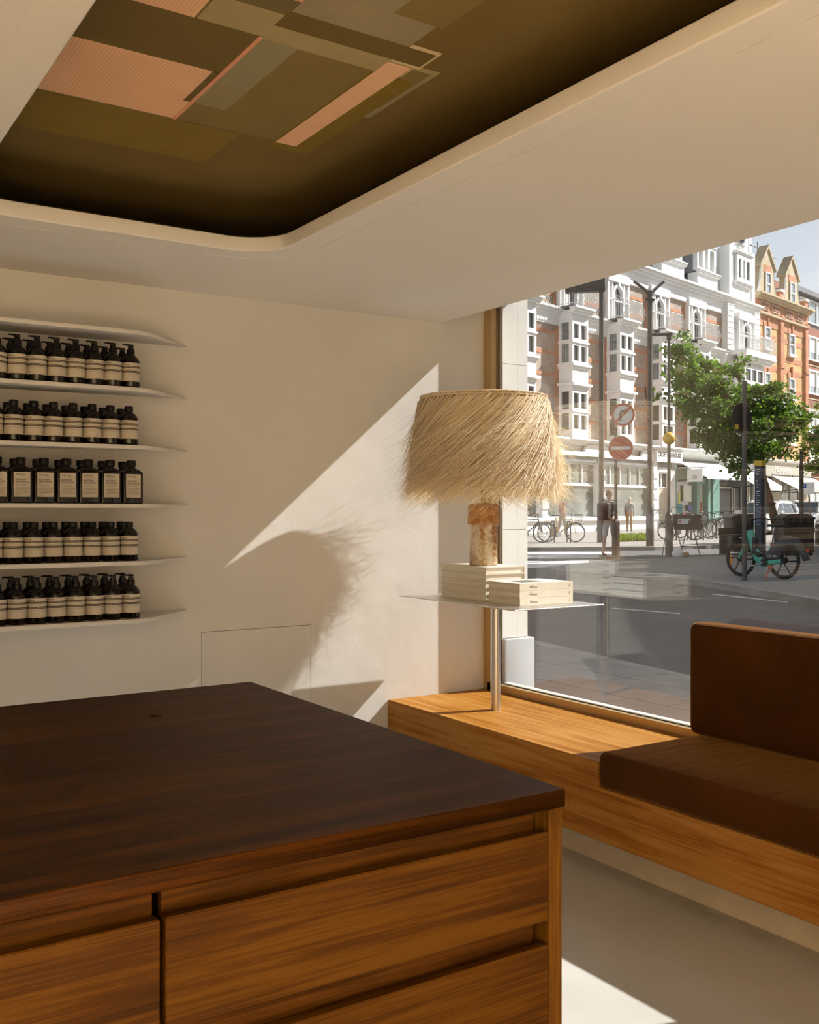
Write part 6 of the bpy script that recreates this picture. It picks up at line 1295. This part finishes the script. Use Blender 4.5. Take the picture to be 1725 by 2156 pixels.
# ================================================================== PEOPLE
M['skin'] = plain('skin', (0.55, 0.34, 0.24, 1), 0.6); M['hair_grey'] = plain('grey_hair', (0.55, 0.52, 0.47, 1), 0.9); M['hair_brown'] = plain('brown_hair', (0.16, 0.09, 0.05, 1), 0.9)
def person(label, loc, rz, h=1.75, shirt=None, trousers=None, hair='hair_brown', shorts=False, arm_l=None, arm_r=None, sleeve=True, stride=0.10, lean=0.0):
    """local: faces -Y; one continuous skinned body, clothes grown over the same joints"""
    t = thing('person', label, 'person', loc, rz); k = h/1.75
    def P(x, y, z): return (x*k, y*k, z*k)
    hip, ch, nk = P(0, 0, 0.95), P(0, -lean*0.5, 1.28), P(0, -lean, 1.48)
    def leg(s, f): return [(P(s*0.09, 0, 0.90), 0.085*k), (P(s*0.10, -f*0.6-0.02, 0.50), 0.058*k), (P(s*0.10, -f+0.03, 0.09), 0.042*k)]
    def arm(s, pts): return [(P(s*0.17, -lean*0.9, 1.41), 0.058*k)]+[(P(*q), r*k) for q, r in pts]
    al = arm_l or [((-0.23, 0.02, 1.14), 0.042), ((-0.21, -0.06, 0.90), 0.034)]; arr = arm_r or [((0.23, 0.02, 1.14), 0.042), ((0.21, -0.06, 0.90), 0.034)]
    def hand(p, s):
        x, y, z = p; base = (x, y-0.012, z-0.055); out = [[(P(x, y, z), 0.026*k), (P(*base), 0.024*k)]]
        for j, (dx, l) in enumerate(((-0.026, 0.065), (-0.009, 0.075), (0.009, 0.07), (0.025, 0.058))): out.append([(P(*base), 0.024*k), (P(x+dx, y-0.016, z-0.085), 0.0095*k), (P(x+dx, y-0.03, z-0.085-l*0.6), 0.009*k), (P(x+dx*0.9, y-0.045, z-0.085-l), 0.008*k)])
        out.append([(P(*base), 0.024*k), (P(x-s*0.035, y-0.035, z-0.07), 0.010*k), (P(x-s*0.04, y-0.05, z-0.10), 0.009*k)]); return out
    head = [(nk, 0.055*k), (P(0, -lean-0.01, 1.54), 0.052*k), (P(0, -lean-0.025, 1.60), 0.082*k), (P(0, -lean-0.02, 1.68), 0.088*k), (P(0, -lean-0.01, 1.735), 0.055*k)]
    f1, f2 = stride, -stride; chains = [[(hip, 0.13*k), (P(0, -lean*0.25, 1.10), 0.125*k), (ch, 0.15*k), (P(0, -lean*0.9, 1.42), 0.10*k), (nk, 0.055*k)], head]
    for s, f in ((-1, f1), (1, f2)): chains.append([(hip, 0.13*k)]+leg(s, f)+[(P(s*0.10, -f-0.02, 0.045), 0.04*k), (P(s*0.105, -f-0.13, 0.03), 0.032*k)])
    for s, a in ((-1, al), (1, arr)): chains.append([(P(0, -lean*0.9, 1.42), 0.10*k)]+arm(s, a)); chains += hand(a[-1][0], s)
    link_mesh('body', skin_mesh('body', chains, M['skin'], 1), t)
    g = 0.014*k
    torso = [[(P(0, 0, 0.93), 0.135*k), (P(0, -lean*0.25, 1.10), 0.125*k+g), (ch, 0.15*k+g), (P(0, -lean*0.9, 1.42), 0.10*k+g), (P(0, -lean, 1.465), 0.06*k+g*0.6)]]
    for s, a in ((-1, al), (1, arr)):
        fp = arm(s, a); el = fp[1]
        seq = [(P(0, -lean*0.9, 1.42), 0.10*k+g), (fp[0][0], fp[0][1]+g), (el[0], el[1]+g)]
        if sleeve: seq.append((tuple(Vector(el[0]).lerp(Vector(fp[2][0]), 0.85)), fp[2][1]+g))
        torso.append(seq)
    link_mesh('shirt', skin_mesh('shirt', torso, shirt, 1), t)
    tr = [[(P(0, 0, 0.99), 0.132*k+g*0.5), (hip, 0.13*k+g)]]
    for s, f in ((-1, f1), (1, f2)):
        L_ = leg(s, f); seq = [(hip, 0.13*k+g), (L_[0][0], L_[0][1]+g), (L_[1][0], L_[1][1]+g*1.3)]
        if not shorts: seq.append((L_[2][0], L_[2][1]+g*1.4))
        else: seq[-1] = (tuple(Vector(L_[1][0])+Vector((0, 0, 0.02))), L_[1][1]+g*2.2)
        tr.append(seq)
    link_mesh('trousers', skin_mesh('trousers', tr, trousers, 1), t)
    for s, f in ((-1, f1), (1, f2)): link_mesh('shoe', skin_mesh('shoe', [[(P(s*0.10, -f+0.05, 0.05), 0.048*k), (P(s*0.10, -f-0.05, 0.042), 0.045*k), (P(s*0.105, -f-0.16, 0.034), 0.036*k)]], M['black_metal'], 1), t)
    hm = MB(); vs_h = []
    hd = Vector(P(0, -lean-0.012, 1.672)); bm = bmesh.new(); bmesh.ops.create_icosphere(bm, subdivisions=3, radius=1.0)
    bmesh.ops.delete(bm, geom=[v for v in bm.verts if v.co.z < -0.45 or (v.co.y < -0.35 and v.co.z < 0.45)], context='VERTS')
    for v in bm.verts: v.co = hd+Vector((v.co.x*0.099*k, v.co.y*0.112*k+0.008*k, v.co.z*0.118*k))*(1+0.05*math.sin(9*v.co.x+7*v.co.z))
    me = bpy.data.meshes.new('hair'); bm.to_mesh(me); bm.free(); me.materials.append(M[hair]); me.shade_smooth(); link_mesh('hair', me, t)
    fc = Vector(P(0, -lean-0.10, 1.645))
    MB().lathe([(0.001, -0.018), (0.011, -0.012), (0.007, 0.02)], 8, (fc.x, fc.y-0.008, fc.z)).build('nose', M['skin'], t, smooth=True)
    e = MB()
    for s in (-1, 1): e.lathe([(0.001, -0.008), (0.011, 0), (0.001, 0.008)], 8, (fc.x+s*0.032*k, fc.y+0.012, fc.z+0.032*k))
    e.build('eyes', M['black_metal'], t); MB().box(fc.x-0.022*k, fc.x+0.022*k, fc.y+0.004, fc.y+0.016, fc.z-0.045*k, fc.z-0.037*k).build('mouth', M['sign_red'], t)
    for s in (-1, 1): MB().lathe([(0.001, -0.03), (0.014, 0), (0.001, 0.03)], 8, (s*0.088*k, -(lean+0.01)*k, 1.655*k)).build('ear', M['skin'], t, smooth=True)
    return t
def striped(name, c1, c2, sc):
    m = plain(name, c1, 0.9); tt = m.node_tree; n = tt.nodes; b = n['Principled BSDF']; tc = n.new('ShaderNodeTexCoord'); wv = n.new('ShaderNodeTexWave'); wv.bands_direction = 'Z'; wv.inputs['Scale'].default_value = sc
    cr = n.new('ShaderNodeValToRGB'); cr.color_ramp.interpolation = 'CONSTANT'; cr.color_ramp.elements[0].color = c1; cr.color_ramp.elements[1].color = c2; cr.color_ramp.elements[1].position = 0.6
    tt.links.new(tc.outputs['Object'], wv.inputs['Vector']); tt.links.new(wv.outputs['Fac'], cr.inputs['Fac']); tt.links.new(cr.outputs['Color'], b.inputs['Base Color']); return m
def cloth(nm, c): return plain(nm, c, 0.9, var=0.12, vscale=8)
# walking away with a rucksack
p = gp(1283, 1171); pm = person('person with a dark rucksack walking past the sign post', p, facing(p)+PI-0.5, 1.76, cloth('grey_tee', (0.17, 0.18, 0.20, 1)), cloth('pale_shorts', (0.52, 0.50, 0.50, 1)), 'hair_brown', True, sleeve=False, stride=0.14, arm_r=[((0.25, 0.05, 1.14), 0.042), ((0.22, -0.14, 1.00), 0.034)])
rk = thing('rucksack', 'dark rucksack on the back of the walking person', 'bag', p, facing(p)+PI-0.5); bag = plain('rucksack_brown', (0.055, 0.03, 0.03, 1), 0.8)
MB().box(-0.17, 0.17, 0.185, 0.40, 0.98, 1.46).build('bag_body', bag, rk, bevel=0.06, seg=4); MB().box(-0.12, 0.12, 0.39, 0.45, 1.0, 1.22).build('pocket', bag, rk, bevel=0.025)
for s in (-1, 1): MB().tube([(s*0.11, 0.2, 1.44), (s*0.12, 0.08, 1.53), (s*0.13, -0.08, 1.50), (s*0.14, -0.16, 1.36), (s*0.15, -0.06, 1.16), (s*0.15, 0.2, 1.04)], 0.018, 6).build('strap', bag, rk, smooth=True)
# standing with back turned, striped top
p = on_ground(1325.5, 49.0); person('person in a striped top and tan trousers facing the shop window', p, facing(p)+PI, 1.64, striped('striped_top', (0.62, 0.60, 0.58, 1), (0.22, 0.21, 0.22, 1), 14), cloth('tan_trousers', (0.50, 0.30, 0.16, 1)), 'hair_grey', stride=0.02)
sb_ = thing('crossbody_bag', 'small dark bag slung across the striped top', 'bag', p, facing(p)+PI); MB().tube([(-0.15, 0.05, 1.40), (-0.02, 0.178, 1.22), (0.12, 0.16, 1.05), (0.20, 0.10, 0.98)], 0.012, 6).build('strap', M['black_metal'], sb_, smooth=True); MB().box(0.16, 0.22, 0.0, 0.16, 0.82, 0.99).build('pouch', M['black_metal'], sb_, bevel=0.015)
# red top beyond the yellow bicycle
p = on_ground(1184, 42.2); person('person in a red top passing behind the yellow bicycle', p, facing(p)+PI/2+0.3, 1.74, cloth('red_top', (0.42, 0.14, 0.12, 1)), cloth('beige_trousers', (0.48, 0.42, 0.34, 1)), 'hair_brown', sleeve=False, stride=0.16)
bg_ = thing('shopping_bag', 'brown paper bag carried behind the yellow bicycle', 'bag', on_ground(1168, 42.0)); MB().box(-0.14, 0.14, -0.07, 0.07, 0, 0.42).build('bag_body', plain('kraft_paper', (0.42, 0.28, 0.16, 1), 0.9), bg_, bevel=0.01); MB().tube([(-0.06, 0, 0.42), (-0.05, 0, 0.54), (0.05, 0, 0.54), (0.06, 0, 0.42)], 0.006, 5).build('handle', M['greige'], bg_)
